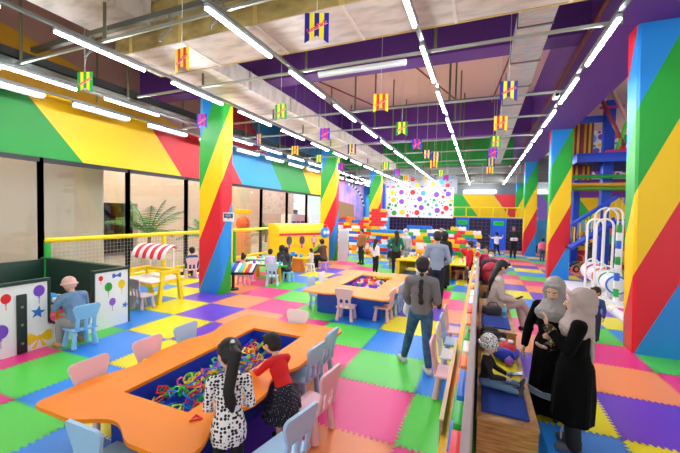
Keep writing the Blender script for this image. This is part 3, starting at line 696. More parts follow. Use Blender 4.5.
# ------------------------------------------------------------------ market stall table with awning
t = thing('market_stall', 'yellow play market table with a red and white striped awning', 'play stall', (-7.05, 5.72, 0))
YM = mat('#ffe014', .4); WM = mat('#f6f4f2', .4)
MB().bb((-.55, -.5, .50), (.5, .42, .54), .015).build('tabletop', WM, t)
def aleg(y, x):
    mb = MB()
    for sg in (-1, 1): mb.loft([(x, y+sg*.10, .66), (x, y+sg*.2, .0)], [(.045, .05), (.06, .075)], 4, (1, 1, 0), False)
    return mb
for x in (-.5, .5): 
    mb = MB()
    for sg in (-1, 1): mb.loft([(x, .0+sg*.2, .68), (x, sg*.31, 0)], [(.05, .055), (.06, .07)], 4, (1, 1, 0), False)
    mb.box((x, 0, .69), (.1, .5, .1), .02); mb.build('leg', YM, t)
MB().bb((-.55, .12, .66), (.55, .2, .74), .02).build('crossbar', YM, t)
MB().bb((-.52, -.46, .42), (.48, .38, .5)).build('apron', YM, t)
for x in (-.38, .38): MB().bb((x-.018, .16, .7), (x+.018, .2, 1.22)).build('post', WM, t)
MB().bb((-.38, .165, .93), (.38, .195, .97)).build('post_bar', WM, t)
for k in range(9):                     # scalloped awning strips
    x0 = -.54+k*.12; mb = MB(); P = []
    for i in range(9):
        a = i/8*PI/2; P.append((-.04-.28*math.sin(a)*1.0+.28*.0, 1.03+.27*math.cos(a)))
    P = [(.26-.0, 1.2)]+[(.14-.33*math.sin(i/8*1.45), 1.0+.3*math.cos(i/8*1.45)) for i in range(9)]
    vs = [(x0, y, z) for y, z in P]+[(x0+.12, y, z) for y, z in P]; n = len(P)
    fs = [(i, i+1, n+i+1, n+i) for i in range(n-1)]
    ly, lz = P[-1]; b = len(vs); c = [(x0+.06-.06*math.cos(PI*i/8), ly-.003, lz-.06*math.sin(PI*i/8)) for i in range(9)]
    vs += c; fs.append(tuple(range(b, b+9)))
    mb.add(vs, fs); mb.build('awning_strip', mat('#f01c34' if k % 2 else '#f4f2f4', .5), t)
def small_box(u, v, z, d, col, name, label, cat='toy'):
    q = G(u, v, z+d[2]/2); o = MB().box((0, 0, 0), d, min(d)*.2).build(name, mat(col, .4)); o.location = q; return tag(o, label, cat)
o = MB().box((0, 0, .03), (.22, .16, .06), .015).build('toy_tray', mat('#f6f6f6', .4)); o.location = (-6.9, 5.7, .54); tag(o, 'white toy tray on the market stall tabletop', 'toy')
# ------------------------------------------------------------------ xylophone on a stand
q = G(236, 290); t = thing('floor_xylophone', 'rainbow barred floor xylophone on a black stand in front of the window side pillar', 'xylophone', (q.x-.1, q.y, 0), .35); t.scale = (1.2, 1.2, 1.05)
MB().cyl((0, 0, 0), (0, 0, .05), .13, .11, 20).build('base', mat('#1a1a1a', .4), t); MB().cyl((0, 0, .05), (0, 0, .5), .035).build('post', mat('#222222', .4), t)
TX = Matrix.Translation((0, 0, .56)) @ Matrix.Rotation(math.radians(28), 4, 'X')
MB().prism([(-.5, -.25), (.5, -.19), (.5, .19), (-.5, .25)], -.05, 0, TX).build('frame', mat('#17181a', .35), t, False)
for k, c in enumerate(['#e02030', '#f08010', '#f8d810', '#f4f4f0', '#20b040', '#2090e8', '#2040d0', '#f4f4f0', '#40c0e0', '#f8d810', '#e02030', '#f4f4f0']):
    x = -.44+k*.08; h = .23-.04*k/11
    MB().box((x, 0, .018), (.066, h*1.85, .022), .006, TX).build('tone_bar', mat(c, .3), t)
# ------------------------------------------------------------------ small sign on the pillar
o = thing('pillar_sign', 'small white sign with a dark panel on the first window side pillar', 'sign', tuple(OY(228.5, 217, 6.742)))
MB().box((0, 0, 0), (.33, .012, .22)).build('board', mat('#f2f4f6', .4), o, False); MB().box((0, -.007, .03), (.28, .004, .11)).build('dark_panel', mat('#3b4a66', .4), o, False)
tx = text_mesh('KIDS', .08, .001); tx.transform(Matrix.Translation((0, -.011, .03)) @ Matrix.Rotation(PI/2, 4, 'X')); tx.materials.append(mat('#c9d6ea', .4)); link('lettering', tx, o)
MB().add([(-.025, -.008, -.03), (.025, -.008, -.03), (0, -.008, -.065)], [(0, 2, 1)]).build('arrow', mat('#1c2438', .4), o, False)
# ------------------------------------------------------------------ activity tables with toys between the pillar and the van
def table(name, label, x, y, L, W, H, top, leg, rz=0, edge=None):
    t = thing(name, label, 'table', (x, y, 0), rz)
    n = 28; P = [(L/2*math.copysign(abs(math.cos(2*PI*i/n))**.45, math.cos(2*PI*i/n)), W/2*math.copysign(abs(math.sin(2*PI*i/n))**.45, math.sin(2*PI*i/n))) for i in range(n)]
    MB().prism(P, H-.03, H).build('tabletop', mat(top, .35), t)
    if edge: MB().ring([(a*1.03, b*1.05) for a, b in P], [(a*.985, b*.98) for a, b in P], H-.045, H+.012).build('rim', mat(edge, .4), t)
    for a in (-1, 1):
        for b in (-1, 1): MB().cyl((a*L*.34, b*W*.34, H-.03), (a*L*.36, b*W*.36, 0), .05, .065, 14).build('leg', mat(leg, .4), t)
    return t
table('activity_table', 'white activity table with green rim where the child in lavender stands', -6.15, 9.05, 1.4, .7, .5, '#eef4f2', '#f4a818', .15, '#35c83c')
table('activity_table', 'pale activity table with green rim behind the seated girl with a bun', -6.95, 9.95, 1.3, .65, .5, '#d4ecd8', '#8a3ac0', .15, '#7ae03c')
t = thing('orange_table', 'small orange pedestal play table in front of the yellow van', 'table', (-6.05, 10.75, 0), .3)
MB().box((0, 0, .5), (.95, .6, .05), .02).build('tabletop', mat('#f4b428', .4), t); MB().loft([(0, 0, 0), (0, 0, .47)], [(.34, .22), (.2, .14)], 4, (1, 1, 0), False).build('pedestal', mat('#ef7f1a', .4), t, False)
rnd2 = random.Random(5); TC = ['#2a8cf0', '#f03040', '#fbd10a', '#34b848', '#f4f4f4', '#8a40d0', '#f48020', '#40c8e0']; TN = ['blue', 'red', 'yellow', 'green', 'white', 'purple', 'orange', 'aqua']
def toys(n, cx, cy, hx, hy, z, where, group, rz=0):
    for k in range(n):
        a = rnd2.uniform(-hx, hx); b = rnd2.uniform(-hy, hy); i = rnd2.randrange(8); s = rnd2.uniform(.05, .1)
        mb = MB()
        j = rnd2.randrange(3)
        if j == 0: mb.box((0, 0, s*.4), (s*1.3, s, s*.8), s*.12).cyl((-s*.3, 0, s*.78), (-s*.3, 0, s), s*.2).cyl((s*.3, 0, s*.78), (s*.3, 0, s), s*.2)
        elif j == 1: mb.sph((0, 0, s*.5), (s*.5, s*.5, s*.5)).sph((0, 0, s*1.1), s*.3)
        else: mb.cyl((0, 0, 0), (0, 0, s*.9), s*.5, s*.4).sph((0, 0, s*1.0), s*.36)
        o = mb.build(['toy_brick', 'toy_figure', 'stacking_cup'][j], mat(TC[i], .4)); o.location = (cx+a*math.cos(rz)-b*math.sin(rz), cy+a*math.sin(rz)+b*math.cos(rz), z); o.rotation_euler = (0, 0, rnd2.uniform(0, 3))
        tag(o, 'small %s %s on the %s' % (TN[i], ['toy brick', 'toy figure', 'stacking cup'][j], where), 'toy', group)
toys(9, -6.15, 9.05, .6, .25, .5, 'white activity table by the child in lavender', 'toys on the white activity table', .15)
toys(8, -6.95, 9.95, .55, .25, .5, 'pale green rimmed activity table', 'toys on the pale activity table', .15)
toys(3, -5.9, 10.75, .25, .2, .525, 'orange pedestal table', 'toys on the orange table', .3)
o = thing('toy_car', 'blue toy car on the orange pedestal table', 'toy car', (-6.2, 10.7, .525), .5)
MB().box((0, 0, .07), (.3, .15, .09), .03).box((-.02, 0, .14), (.16, .13, .08), .03).build('body', mat('#2a8cf0', .35), o)
for a in (-.09, .09):
    for b in (-.075, .075): MB().cyl((a, b-.015, .035), (a, b+.015, .035), .035).build('wheel', mat('#202020', .5), o)
# ------------------------------------------------------------------ yellow play van with painted children
A = Vector((-7.2, 11.3, 0)); B = Vector((-6.05, 13.45, 0)); L = (B-A).length; ang = math.atan2((B-A).y, (B-A).x)
t = thing('play_van', 'big yellow play van front with a red stripe and three cut out windows', 'play van', (A.x, A.y, 0), ang)   # local x along the front, -y faces us
prof = [(0, 0), (0, 1.32)]+[(.5-.5*math.cos(i/10*PI*.5)*1.0, 1.32+.34*math.sin(i/10*PI*.5)) for i in range(1, 11)]+[(.9, 1.66), (.9, 0)]
mb = MB(); vs = [(0, y, z) for y, z in prof]+[(L, y, z) for y, z in prof]; n = len(prof)
mb.add(vs, [tuple(range(n-1, -1, -1)), tuple(range(n, 2*n))]+[(i, (i+1) % n, n+(i+1) % n, n+i) for i in range(n)])
mb.build('body', mat('#ffcf10', .35), t)
MB().bb((.0, -.012, 1.2), (L*.93, .0, 1.29)).build('red_stripe', mat('#e02a48', .4), t, False)
for k, x in enumerate((.45, 1.05, 1.65)):
    w = MB(); w.add([(x+.13*math.cos(a), -.008, 1.0+.18*math.sin(a)) for a in [i*PI/10 for i in range(20)]], [tuple(range(20))]); w.build('window_hole', mat('#7a3ab0', .5), t, False)
    c = MB(); c.bb((x-.1, -.014, .88), (x+.1, -.009, 1.14), .004); c.build('cutout', mat(['#4a5a4a', '#6a4a3a', '#e8b8a0'][k], .5), t, False)
    MB().bb((x-.03, -.015, .68), (x+.03, -.008, .82)).build('drip_stripe', mat('#a040c0', .5), t, False)
f = MB(); f.sph((L-.22, -.02, 1.3), (.26, .07, .24)); f.build('character_face', mat('#2a9cf0', .4), t)
for a in (-.08, .08): MB().sph((L-.22+a, -.085, 1.3), (.075, .03, .085)).build('eye', mat('#f8f8f8', .3), t)
MB().cyl((L-.22, -.02, 1.5), (L-.22, -.02, 1.64), .1, .07).build('cap', mat('#c82040', .4), t)
MB().loft([(L-1.0, -.03, .35), (L-.35, -.03, .95)], [(.03, .03), (.03, .03)], 8).build('green_arm', mat('#22b040', .4), t)
MB().cyl((L-.95, -.05, .25), (L-.95, .0, .25), .16).build('wheel', mat('#202830', .4), t); MB().cyl((L-.95, -.06, .25), (L-.95, -.05, .25), .09).build('hub', mat('#48b8e8', .4), t)
q = G(338, 263); t = thing('locker', 'tall pale grey locker cabinet beside the second window side pillar', 'locker', (-5.62, 14.1, 0), .3)
MB().box((0, 0, .72), (.42, .5, 1.44), .015).build('body', mat('#d6dade', .4), t); MB().bb((-.18, -.258, .1), (.18, -.25, 1.36)).build('door', mat('#c4cacf', .4), t, False); MB().bb((.222, -.1, .62), (.232, .1, .95)).build('handle_recess', mat('#3f4a4a', .5), t, False); MB().bb((.222, -.1, .2), (.232, .1, .5)).build('handle_recess', mat('#4a5454', .5), t, False)
# ------------------------------------------------------------------ walls of big toy bricks
BR = {}
BN = ['red', 'yellow', 'blue', 'white', 'orange', 'green']; BCc = {'red': '#f03038', 'yellow': '#ffcc08', 'blue': '#1f6ce0', 'white': '#f6f4f4', 'orange': '#ff8a18', 'green': '#28b848'}
def brick_me(n, c):
    if (n, c) in BR: return BR[n, c]
    mb = MB().box((0, 0, .075), (.16*n-.004, .16, .148), .008)
    for k in range(n): mb.cyl((-.16*(n-1)/2+.16*k, 0, .149), (-.16*(n-1)/2+.16*k, 0, .172), .05, .05, 12)
    BR[n, c] = mb.mesh(mat(BCc[c], .32)); return BR[n, c]
rb = random.Random(11)
def brick_wall(x0, x1, y, rows, where, group, skip=lambda x, r: False, z0=0, axis=0, pal=BN):
    for r in range(rows):
        x = x0 + (.0 if r % 2 else -.12)
        while x < x1-.1:
            n = rb.choice([2, 2, 3, 3]); w = .16*n
            if x+w > x1+.16: n = 2; w = .32
            c = rb.choice(pal); xc = x+w/2; x += w
            if skip(xc, r): continue
            o = link('toy_brick', brick_me(n, c)); o.location = (xc, y, z0+.15*r) if axis == 0 else (y, xc, z0+.15*r)
            if axis: o.rotation_euler = (0, 0, PI/2)
            tag(o, '%s %s stud toy brick in the brick wall %s' % (c, ['two', 'three', 'four'][n-2], where), 'toy brick', group)
brick_wall(-7.2, -5.4, 17.2, 13, 'under the painted mural', 'bricks in the wall under the mural', skip=lambda x, r: r == 12 and rb.random() < .45)
brick_wall(-5.0, -3.2, 16.4, 7, 'below the far window side pillar', 'bricks in the low wall below the far pillar', pal=['blue', 'yellow', 'red', 'blue', 'white'])
brick_wall(-3.0, -.1, 15.6, 11, 'behind the yellow table', 'bricks in the wall behind the yellow table', skip=lambda x, r: r == 10 and rb.random() < .5)
brick_wall(-5.3, -4.6, 17.2, 16, 'forming the red tower', 'bricks in the red tower', pal=['red', 'red', 'white', 'yellow'])
for k, (c, z, l) in enumerate([('#2a8ce0', 1.3, 'blue'), ('#ffcc10', 1.15, 'yellow')]):
    o = MB().box((0, 0, 0), (2.3, .34, .14), .02); 
    for i in range(9): o.cyl((-1.04+i*.26, 0, .07), (-1.04+i*.26, 0, .1), .07)
    o = o.build('toy_beam', mat(c, .35)); o.location = (-3.85, 16.4, z); tag(o, 'long %s toy beam lying on the low brick wall by the far pillar' % l, 'toy beam')
o = link('toy_beam', MB().box((0, 0, 0), (1.9, .3, .16), .02).mesh(mat('#66b4f4', .35))); o.location = (-3.9, 15.85, .62); tag(o, 'pale blue toy beam standing before the low brick wall', 'toy beam')
# yellow play table with clutter
def slab_table(x0, x1, y0, y1, H, label):
    t = thing('yellow_table', label, 'table', ((x0+x1)/2, (y0+y1)/2, 0)); hx, hy = (x1-x0)/2, (y1-y0)/2
    MB().bb((-hx, -hy, H-.06), (hx, hy, H), .015).build('tabletop', mat('#ffd814', .35), t)
    for a in (-1, 1): MB().bb((a*hx-a*.02, -hy+.05, 0), (a*hx-a*.14, hy-.05, H-.06)).build('side_panel', mat('#f4cc10', .4), t, False)
    MB().bb((-hx+.15, hy-.1, .1), (hx-.15, hy-.06, H-.06)).build('back_panel', mat('#e8c010', .4), t, False)
slab_table(-2.75, -1.15, 11.9, 13.3, .56, 'large yellow play table crowded with small toys, beyond the man in the grey shirt')
slab_table(-1.0, -.2, 11.6, 13.6, .56, 'narrow yellow play table along the brick fence')
toys(30, -1.95, 12.6, .7, .6, .56, 'large yellow play table', 'toys on the large yellow table')
toys(14, -.6, 12.6, .3, .85, .56, 'narrow yellow play table', 'toys on the narrow yellow table')
# ------------------------------------------------------------------ fence of bricks between the play area and the benches
t = thing('brick_fence', 'long wooden fence studded with toy bricks along the benches', 'fence', (-.03, 8, 0))
MB().bb((-.02, -6.6, 0), (.015, 6.3, 1.0)).build('core_board', mat('#d8b890', .5), t, False)
MB().bb((-.024, -6.6, 1.0), (.02, 6.3, 1.02)).build('cap_rail', mat('#a58f92', .5), t, False)
MB().bb((.015, -6.6, 0), (.03, 6.3, .98)).build('bench_side_board', mat('#b9a3a0', .5), t, False)
for y in (-6.6, -4.4, -2.2, 0, 2.2, 4.4, 6.25): MB().bb((-.05, y, 0), (-.02, y+.07, 1.0)).build('post', PLANK, t, False)
MB().bb((-.16, -6.6, .66), (-.02, 6.2, .71)).build('ledge', mat('#ffc010', .4), t, False)
y = -6.4; rf = random.Random(2)
while y < 6:
    c = rf.choice(BN); n = rf.choice([2, 3]); L = .16*n
    mb = MB().bb((-.10, y, .71), (-.021, y+L-.006, .84), .008)
    mb.build('fence_brick', mat(BCc[c], .35), t)
    c = rf.choice(BN); MB().bb((-.075, y+.05, .84), (-.021, y+L-.006, .97), .008).build('fence_brick', mat(BCc[c], .35), t)
    y += L
for k in range(9):
    c = BN[k % 6]; o = link('toy_brick', MB().box((0, 0, .05), (.1, .15, .1), .01).cyl((0, -.035, .1), (0, -.035, .118), .024).cyl((0, .035, .1), (0, .035, .118), .024).mesh(mat(BCc[c], .35))); o.location = (-.04, 10.2+k*.47, 1.03)
    tag(o, '%s toy brick standing on the cap of the brick fence, %s from its far end' % (c, ['ninth', 'eighth', 'seventh', 'sixth', 'fifth', 'fourth', 'third', 'second', 'first'][k]), 'toy brick')
o = thing('wooden_panel', 'pale wooden panel standing on edge beside the brick fence at the nearest chairs', 'panel', (-.19, 3.0, 0))
MB().bb((-.012, -.75, 0), (.012, .8, .8), .006).build('board', PLANK, o); MB().bb((-.014, -.75, .8), (.014, .8, .81)).build('cap', mat('#e0bd90', .5), o, False)
# brick board wall seen between fence end and the far kids
brick_wall(-1.55, -.15, 13.95, 8, 'at the fence end', 'bricks in the wall at the fence end')
# ------------------------------------------------------------------ wooden benches
def bench(y0, y1, h, label, mats, x0=.032, x1=.50):
    t = thing('box_bench', label, 'bench', ((x0+x1)/2, (y0+y1)/2, 0)); hx, hy = (x1-x0)/2, (y1-y0)/2
    MB().bb((-hx, -hy, 0), (hx, hy, h-.03), .004).build('box', WOOD, t, False)
    MB().bb((-hx-.005, -hy-.005, h-.03), (hx+.008, hy, h), .006).build('top_board', WOOD, t, False)
    for a, b, c in mats: MB().bb((-hx+.035, a-(y0+y1)/2, h), (hx-.055, b-(y0+y1)/2, h+.02), .008).build('seat_pad', mat(c, .8, 0, .3, 200), t)
    return t
bench(3.13, 5.12, .4, 'low wooden box bench with blue and yellow pads where the toddler sits', [(3.22, 3.80, '#123a9a'), (3.86, 4.6, '#f0dc20')])
bench(5.13, 7.1, .55, 'higher wooden box bench with a blue pad where the woman in beige sits', [(5.25, 5.85, '#123a9a')])
bench(8.3, 9.9, .55, 'third wooden box bench farther along the fence', [(9.2, 9.7, '#c02030')])
# things on the benches
o = thing('toy_backpack', 'red and blue child backpack lying beside the toddler on the bench', 'backpack', (.33, 4.55, .42), -.3)
m = fuse(MB().sph((0, 0, .1), (.13, .16, .09)).sph((.0, .1, .12), (.1, .1, .08)), .012, 6); m.materials.append(mat('#d81428', .5)); link('body', m, o)
m = fuse(MB().sph((.02, -.12, .08), (.13, .09, .08)).sph((.1, .0, .07), (.06, .16, .06)), .012, 6); m.materials.append(mat('#1838c8', .5)); link('side_panel', m, o)
for a in (-.05, .05): MB().sph((.0+a*.9, .06, .19), (.035, .045, .02)).build('eye_patch', mat('#f4f4f4', .4), o)
MB().tube([(-.1, .08, .1), (-.16, .0, .14), (-.1, -.1, .1)], .014).build('strap', mat('#14208a', .5), o)
o = thing('black_jacket', 'black padded jacket heaped behind the toddler on the bench', 'jacket', (.2, 4.85, .4))
m = fuse(MB().sph((0, 0, .1), (.16, .2, .11)).sph((-.05, .12, .16), (.11, .12, .1)).sph((.1, -.02, .08), (.1, .16, .08)).cap((-.1, -.1, .2), (.12, .02, .18), .05), .014, 4); m.materials.append(mat('#0c0d10', .6)); link('folds', m, o); m = MB().tube([(.05, .16, .2), (.1, .0, .2), (.06, -.15, .15)], .02); m.build('collar', mat('#16181c', .6), o)
o = thing('handbag', 'dark grey handbag on the higher bench beside the woman in beige', 'handbag', (.23, 5.98, .55), .2)
MB().box((0, 0, .07), (.26, .13, .14), .03, None, 0, 3).build('body', mat('#3a3a40', .5), o); MB().tube([(-.09, 0, .13), (-.05, 0, .2), (.05, 0, .2), (.09, 0, .13)], .008).build('handle', mat('#26262a', .5), o)
o = thing('water_bottle', 'clear blue water bottle standing on the higher bench beside the grey handbag', 'bottle', (.39, 5.83, .55))
MB().cyl((0, 0, 0), (0, 0, .15), .034).loft([(0, 0, .15), (0, 0, .18), (0, 0, .2)], [.034, .02, .014], 16, (1, 0, 0), False).build('body', mat('#7cc4e8', .15), o); MB().cyl((0, 0, .05), (0, 0, .11), .035).build('wrapper', mat('#2f80c8', .4), o); MB().cyl((0, 0, .2), (0, 0, .225), .017).build('cap', mat('#e8f040', .4), o)
o = thing('magenta_pouch', 'dark red pouch on the higher bench behind the woman in beige', 'pouch', (.12, 6.02, .55)); MB().box((0, 0, .05), (.1, .2, .1), .03).build('body', mat('#7a1430', .6), o); MB().bb((-.04, -.09, .098), (.04, .09, .104)).build('zip', mat('#3a0818', .6), o)
o = thing('red_backpack', 'dark red backpack in front of the masked person on the third bench', 'backpack', (.27, 8.6, .56))
m = fuse(MB().sph((0, 0, .26), (.22, .14, .27)).sph((0, -.09, .18), (.17, .08, .15)), .02, 5); m.materials.append(mat('#b01834', .55)); link('body', m, o)
MB().tube([(-.12, -.13, .34), (0, -.15, .36), (.12, -.13, .34)], .01).build('zip', mat('#5a0818', .5), o); MB().tube([(-.05, 0, .5), (0, 0, .58), (.05, 0, .5)], .014).build('grab_loop', mat('#7a1024', .5), o)
o = thing('black_bag', 'black soft bag on the floor side of the third bench', 'bag', (.2, 8.05, 0)); m = fuse(MB().sph((0, 0, .22), (.16, .2, .23)).sph((0, .05, .4), (.1, .12, .1)), .02, 4); m.materials.append(mat('#101114', .6)); link('body', m, o); MB().tube([(0, -.08, .42), (0, 0, .56), (0, .1, .45)], .014).build('handle', mat('#1a1b1e', .6), o)
# ------------------------------------------------------------------ shoe lockers, signs
LX = [(-7.4, -5.3), (-5.2, -3.1), (-3.0, -1.6)]
def lockers(x0, x1, y, label):
    t = thing('shoe_lockers', label, 'lockers', ((x0+x1)/2, y, 0)); hx = (x1-x0)/2; H = 2.0
    MB().bb((-hx, .05, 0), (hx, .4, H)).build('carcass', mat('#101830', .5), t, False)
    g = MB(); n = max(1, round((x1-x0)/.25)); 
    for k in range(n+1): g.bb((-hx+k*(2*hx/n)-.012, 0, 0), (-hx+k*(2*hx/n)+.012, .05, H))
    g.build('upright_grid', mat('#2440b0', .45), t, False)
    g = MB()
    for k in range(9): g.bb((-hx, .005, .02+k*.247), (hx, .05, .02+k*.247+.02))
    g.build('shelf_grid', mat('#8a2848', .45), t, False)
    MB().bb((-hx-.03, -.01, H), (hx+.03, .42, H+.06)).build('top_board', mat('#2452d8', .45), t, False)
def blue_panel(x0, x1, y, sign):
    t = thing('blue_partition', 'bright blue partition panel between the dark shoe lockers, ' + ('under the nearer green sign' if sign == 1 else 'behind the white shirted child' if sign == 2 else 'beside the play side pillar'), 'partition', ((x0+x1)/2, y, 0))
    MB().bb((-(x1-x0)/2, 0, 0), ((x1-x0)/2, .4, 2.06)).build('board', mat('#1f5ff0', .42), t, False)
    if sign in (1, 2):
        o = thing('green_sign', 'bright green sign on the blue panel ' + ('beside the dotted screen' if sign == 1 else 'above the white shirted child'), 'sign', ((x0+x1)/2, y-.02, 1.72))
        MB().box((0, 0, 0), (.62, .02, .3), .005).build('board', mat('#10d048', .4), o)
        tx = text_mesh('SHOES', .13, .001); tx.transform(Matrix.Translation((0, -.013, 0)) @ Matrix.Rotation(PI/2, 4, 'X')); tx.materials.append(mat('#0a5a2a', .5)); link('lettering', tx, o)
YL = 24.2
lockers(-6.1, -1.55, YL, 'dark blue shoe lockers beneath the dotted screen'); blue_panel(-1.5, -.75, YL, 1); lockers(-.7, .6, YL, 'dark shoe lockers between the two blue panels with green signs'); blue_panel(.65, 1.5, YL, 2); lockers(1.55, 2.5, YL, 'dark shoe lockers between the blue panel and the play side pillar'); blue_panel(2.55, 3.2, YL, 3)
# yellow mezzanine rail in front of the coloured back wall
t = thing('guard_rail', 'yellow guard rail in front of the coloured end wall above the lockers', 'railing', (0, 25.6, 0))
MB().bb((-1.9, -.4, 1.95), (3.4, .6, 2.05)).build('walkway', mat('#c8a820', .5), t, False)
for z in (2.1, 2.75): MB().tube([(-1.9, -.35, z), (3.4, -.35, z)], .045).build('bar', mat('#ffe010', .4), t)
for k in range(7): MB().tube([(-1.8+k*.85, -.35, 2.0), (-1.8+k*.85, -.35, 2.8)], .045).build('post', mat('#ffe010', .4), t)
for k in range(4): MB().bb((-1.9+k*1.6, .3, 0), (-1.8+k*1.6, .4, 1.95)).build('support', mat('#c8a820', .5), t, False)
# ------------------------------------------------------------------ dotted screen and the dotted net wall behind it
DOTC = ['#f03040', '#28b048', '#8a50d0', '#ffd010', '#50b8f0']
def dotted(name, label, x0, x1, y, z0, z1, seed, base, big, n, cat='screen', par=None, thick=.06):
    rd = random.Random(seed); mb = MB(); W = x1-x0; H = z1-z0; xc = (x0+x1)/2; zc = (z0+z1)/2
    mb.bb((-W/2, 0, -H/2), (W/2, thick, H/2), 0, None, 0); done = []
    for r, cnt in ((big, n), (big*.6, n), (big*.3, n*3)):
        for k in range(cnt):
            for tr in range(40):
                a = rd.uniform(-W/2+r, W/2-r); b = rd.uniform(-H/2+r, H/2-r)
                if all(math.dist((a, b), q[:2]) > r+q[2]+.03 for q in done):
                    done.append((a, b, r)); mb.add([(a+r*math.cos(t), -.004, b+r*math.sin(t)) for t in [i*PI/10 for i in range(20)]], [tuple(range(20))], 1+rd.randrange(5)); break
    o = mb.build(name, [mat(base, .5)]+[mat(c, .5) for c in DOTC], par, False); o.location = (xc, y, zc)
    if label: tag(o, label, cat)
    return o
dotted('dotted_screen', 'white screen covered with coloured dots hung over the far lockers', -5.95, -1.62, 22.5, 1.98, 3.92, 4, '#f4f6fa', .17, 15)
ds = bpy.data.objects['dotted_screen']
for x in (-1.9, 0, 1.9): MB().cyl((x, .03, .97), (x, .03, ZT-2.95), .008, .008, 6).build('hanging_cord', mat('#9a9ca0', .5), ds)
dotted('dotted_banner', 'greyish dotted cloth hanging higher behind the dotted screen', -6.3, -1.5, 23.6, 3.6, 4.9, 8, '#b9bcc4', .15, 12, 'banner')
t = thing('screen_post', 'blue padded post at the window side edge of the dotted screen', 'post', (-6.1, 22.4, 0)); MB().bb((-.12, 0, 0), (.08, .2, 4.1), .03).build('pad', mat('#2050e8', .45), t); MB().bb((-.15, -.03, 0), (.11, .23, .12)).build('foot', mat('#1838a0', .45), t)
# ------------------------------------------------------------------ swing of white hoops with drums, floor platform, tricycle, stroller
q = G(606, 282); HX, HY = 3.62, 11.7
t = thing('bead_hoops', 'white hoops carrying a row of white drums on the play side', 'play ride', (HX, HY, 0))
WHM = mat('#f2f2f4', .35)
bx, by = HX, HY
def hoop(x, y, wd, h, r=.028):
    pts = [(x-wd/2, y, .12), (x-wd/2, y, h-wd/2)]+[(x-wd/2*math.cos(PI*i/12), y, h-wd/2+wd/2*math.sin(PI*i/12)) for i in range(13)]+[(x+wd/2, y, .12)]
    return MB().tube(pts, r, 10)
def rel(p): return (p.x-HX, p.y-HY)
for (ul, ur, vt, yy) in [(587, 603, 219, 11.6), (596, 613, 219, 11.2), (594, 617, 208, 12.6), (604, 622, 208, 12.2)]:
    a, b = OY(ul, 240, yy), OY(ur, 240, yy); zt = OY((ul+ur)/2, vt, yy).z
    hoop((a.x+b.x)/2-HX, yy-HY, b.x-a.x, zt).build('hoop', WHM, t)
for k in range(4):
    c0 = OY(592+k*7.2, 271+k*4.2, 12.3-k*.5); x, y, z = c0.x-HX, c0.y-HY, max(c0.z, .38)
    r = .25
    mb = MB().cyl((x, y-.22, z), (x, y+.22, z), r, r, 24); mb.build('drum', WHM, t)
    MB().cyl((x, y-.235, z), (x, y-.22, z), r*.97, r*.97, 24).build('drum_rim', mat(['#d84890', '#f08030', '#30b060', '#3a80e0'][k], .4), t)
    MB().cyl((x, y-.245, z), (x, y-.235, z), r*.8, r*.8, 24).build('drum_face', mat('#eef2fa', .4), t)
    hoop(x, y, .3, z+r+.12, .022).build('grab_handle', WHM, t)
MB().bb((-1.2, -.7, 0), (.6, 1.3, .12), .03).build('base', mat('#e6e4ea', .45), t)
o = thing('foam_platform', 'white printed foam platform at the foot of the white hoops', 'platform', (3.55, 9.75, 0))
PLM = ramp_mat('printed_foam', lambda nt: noise_out(nt, 2.6, 2), [(.0, 'e23a8a'), (.38, 'f2f0f4'), (.55, 'f0d848'), (.6, 'f2f0f4'), (.68, '5a78d8')], .5)
MB().bb((-.75, -1.6, 0), (.75, 1.2, .1), .03).build('deck', PLM, o)
MB().bb((-.76, -1.62, .0), (-.72, 1.2, .04)).build('edge_strip', mat('#c8c6cc', .5), o)
q = G(575, 271); t = thing('tricycle', 'small tricycle with orange wheels standing beside the middle pillar', 'tricycle', (q.x+.05, q.y-.2, 0), .6)
def torus(c, R, r, ax, n=20):
    mb = MB(); vs = []; fs = []
    for i in range(n):
        a = 2*PI*i/n
        for j in range(8):
            b = 2*PI*j/8; rr = R+r*math.cos(b); vs.append((c[0]+rr*math.cos(a), c[1]+r*math.sin(b), c[2]+rr*math.sin(a)))
    for i in range(n):
        for j in range(8): fs.append((i*8+j, ((i+1) % n)*8+j, ((i+1) % n)*8+(j+1) % 8, i*8+(j+1) % 8))
    return mb.add(vs, fs)
for c in [(.3, 0, .19), (-.3, -.2, .15), (-.3, .2, .15)]:
    w = torus(c, c[2]-.035, .035, 0).build('wheel', mat('#1c1c20', .5), t); MB().cyl((c[0], c[1]-.02, c[2]), (c[0], c[1]+.02, c[2]), c[2]*.6).build('hub', mat('#f08a20', .4), w)
MB().tube([(.3, 0, .19), (.22, 0, .62)], .02).tube([(.25, 0, .42), (-.3, 0, .2)], .022).tube([(-.3, -.2, .15), (-.3, .2, .15)], .016).build('frame', mat('#f0a020', .4), t)
MB().tube([(.18, -.18, .68), (.22, 0, .63), (.18, .18, .68)], .016).build('handlebar', mat('#d83a8a', .4), t); MB().box((-.12, 0, .38), (.22, .18, .05), .02).build('saddle', mat('#242428', .5), t)
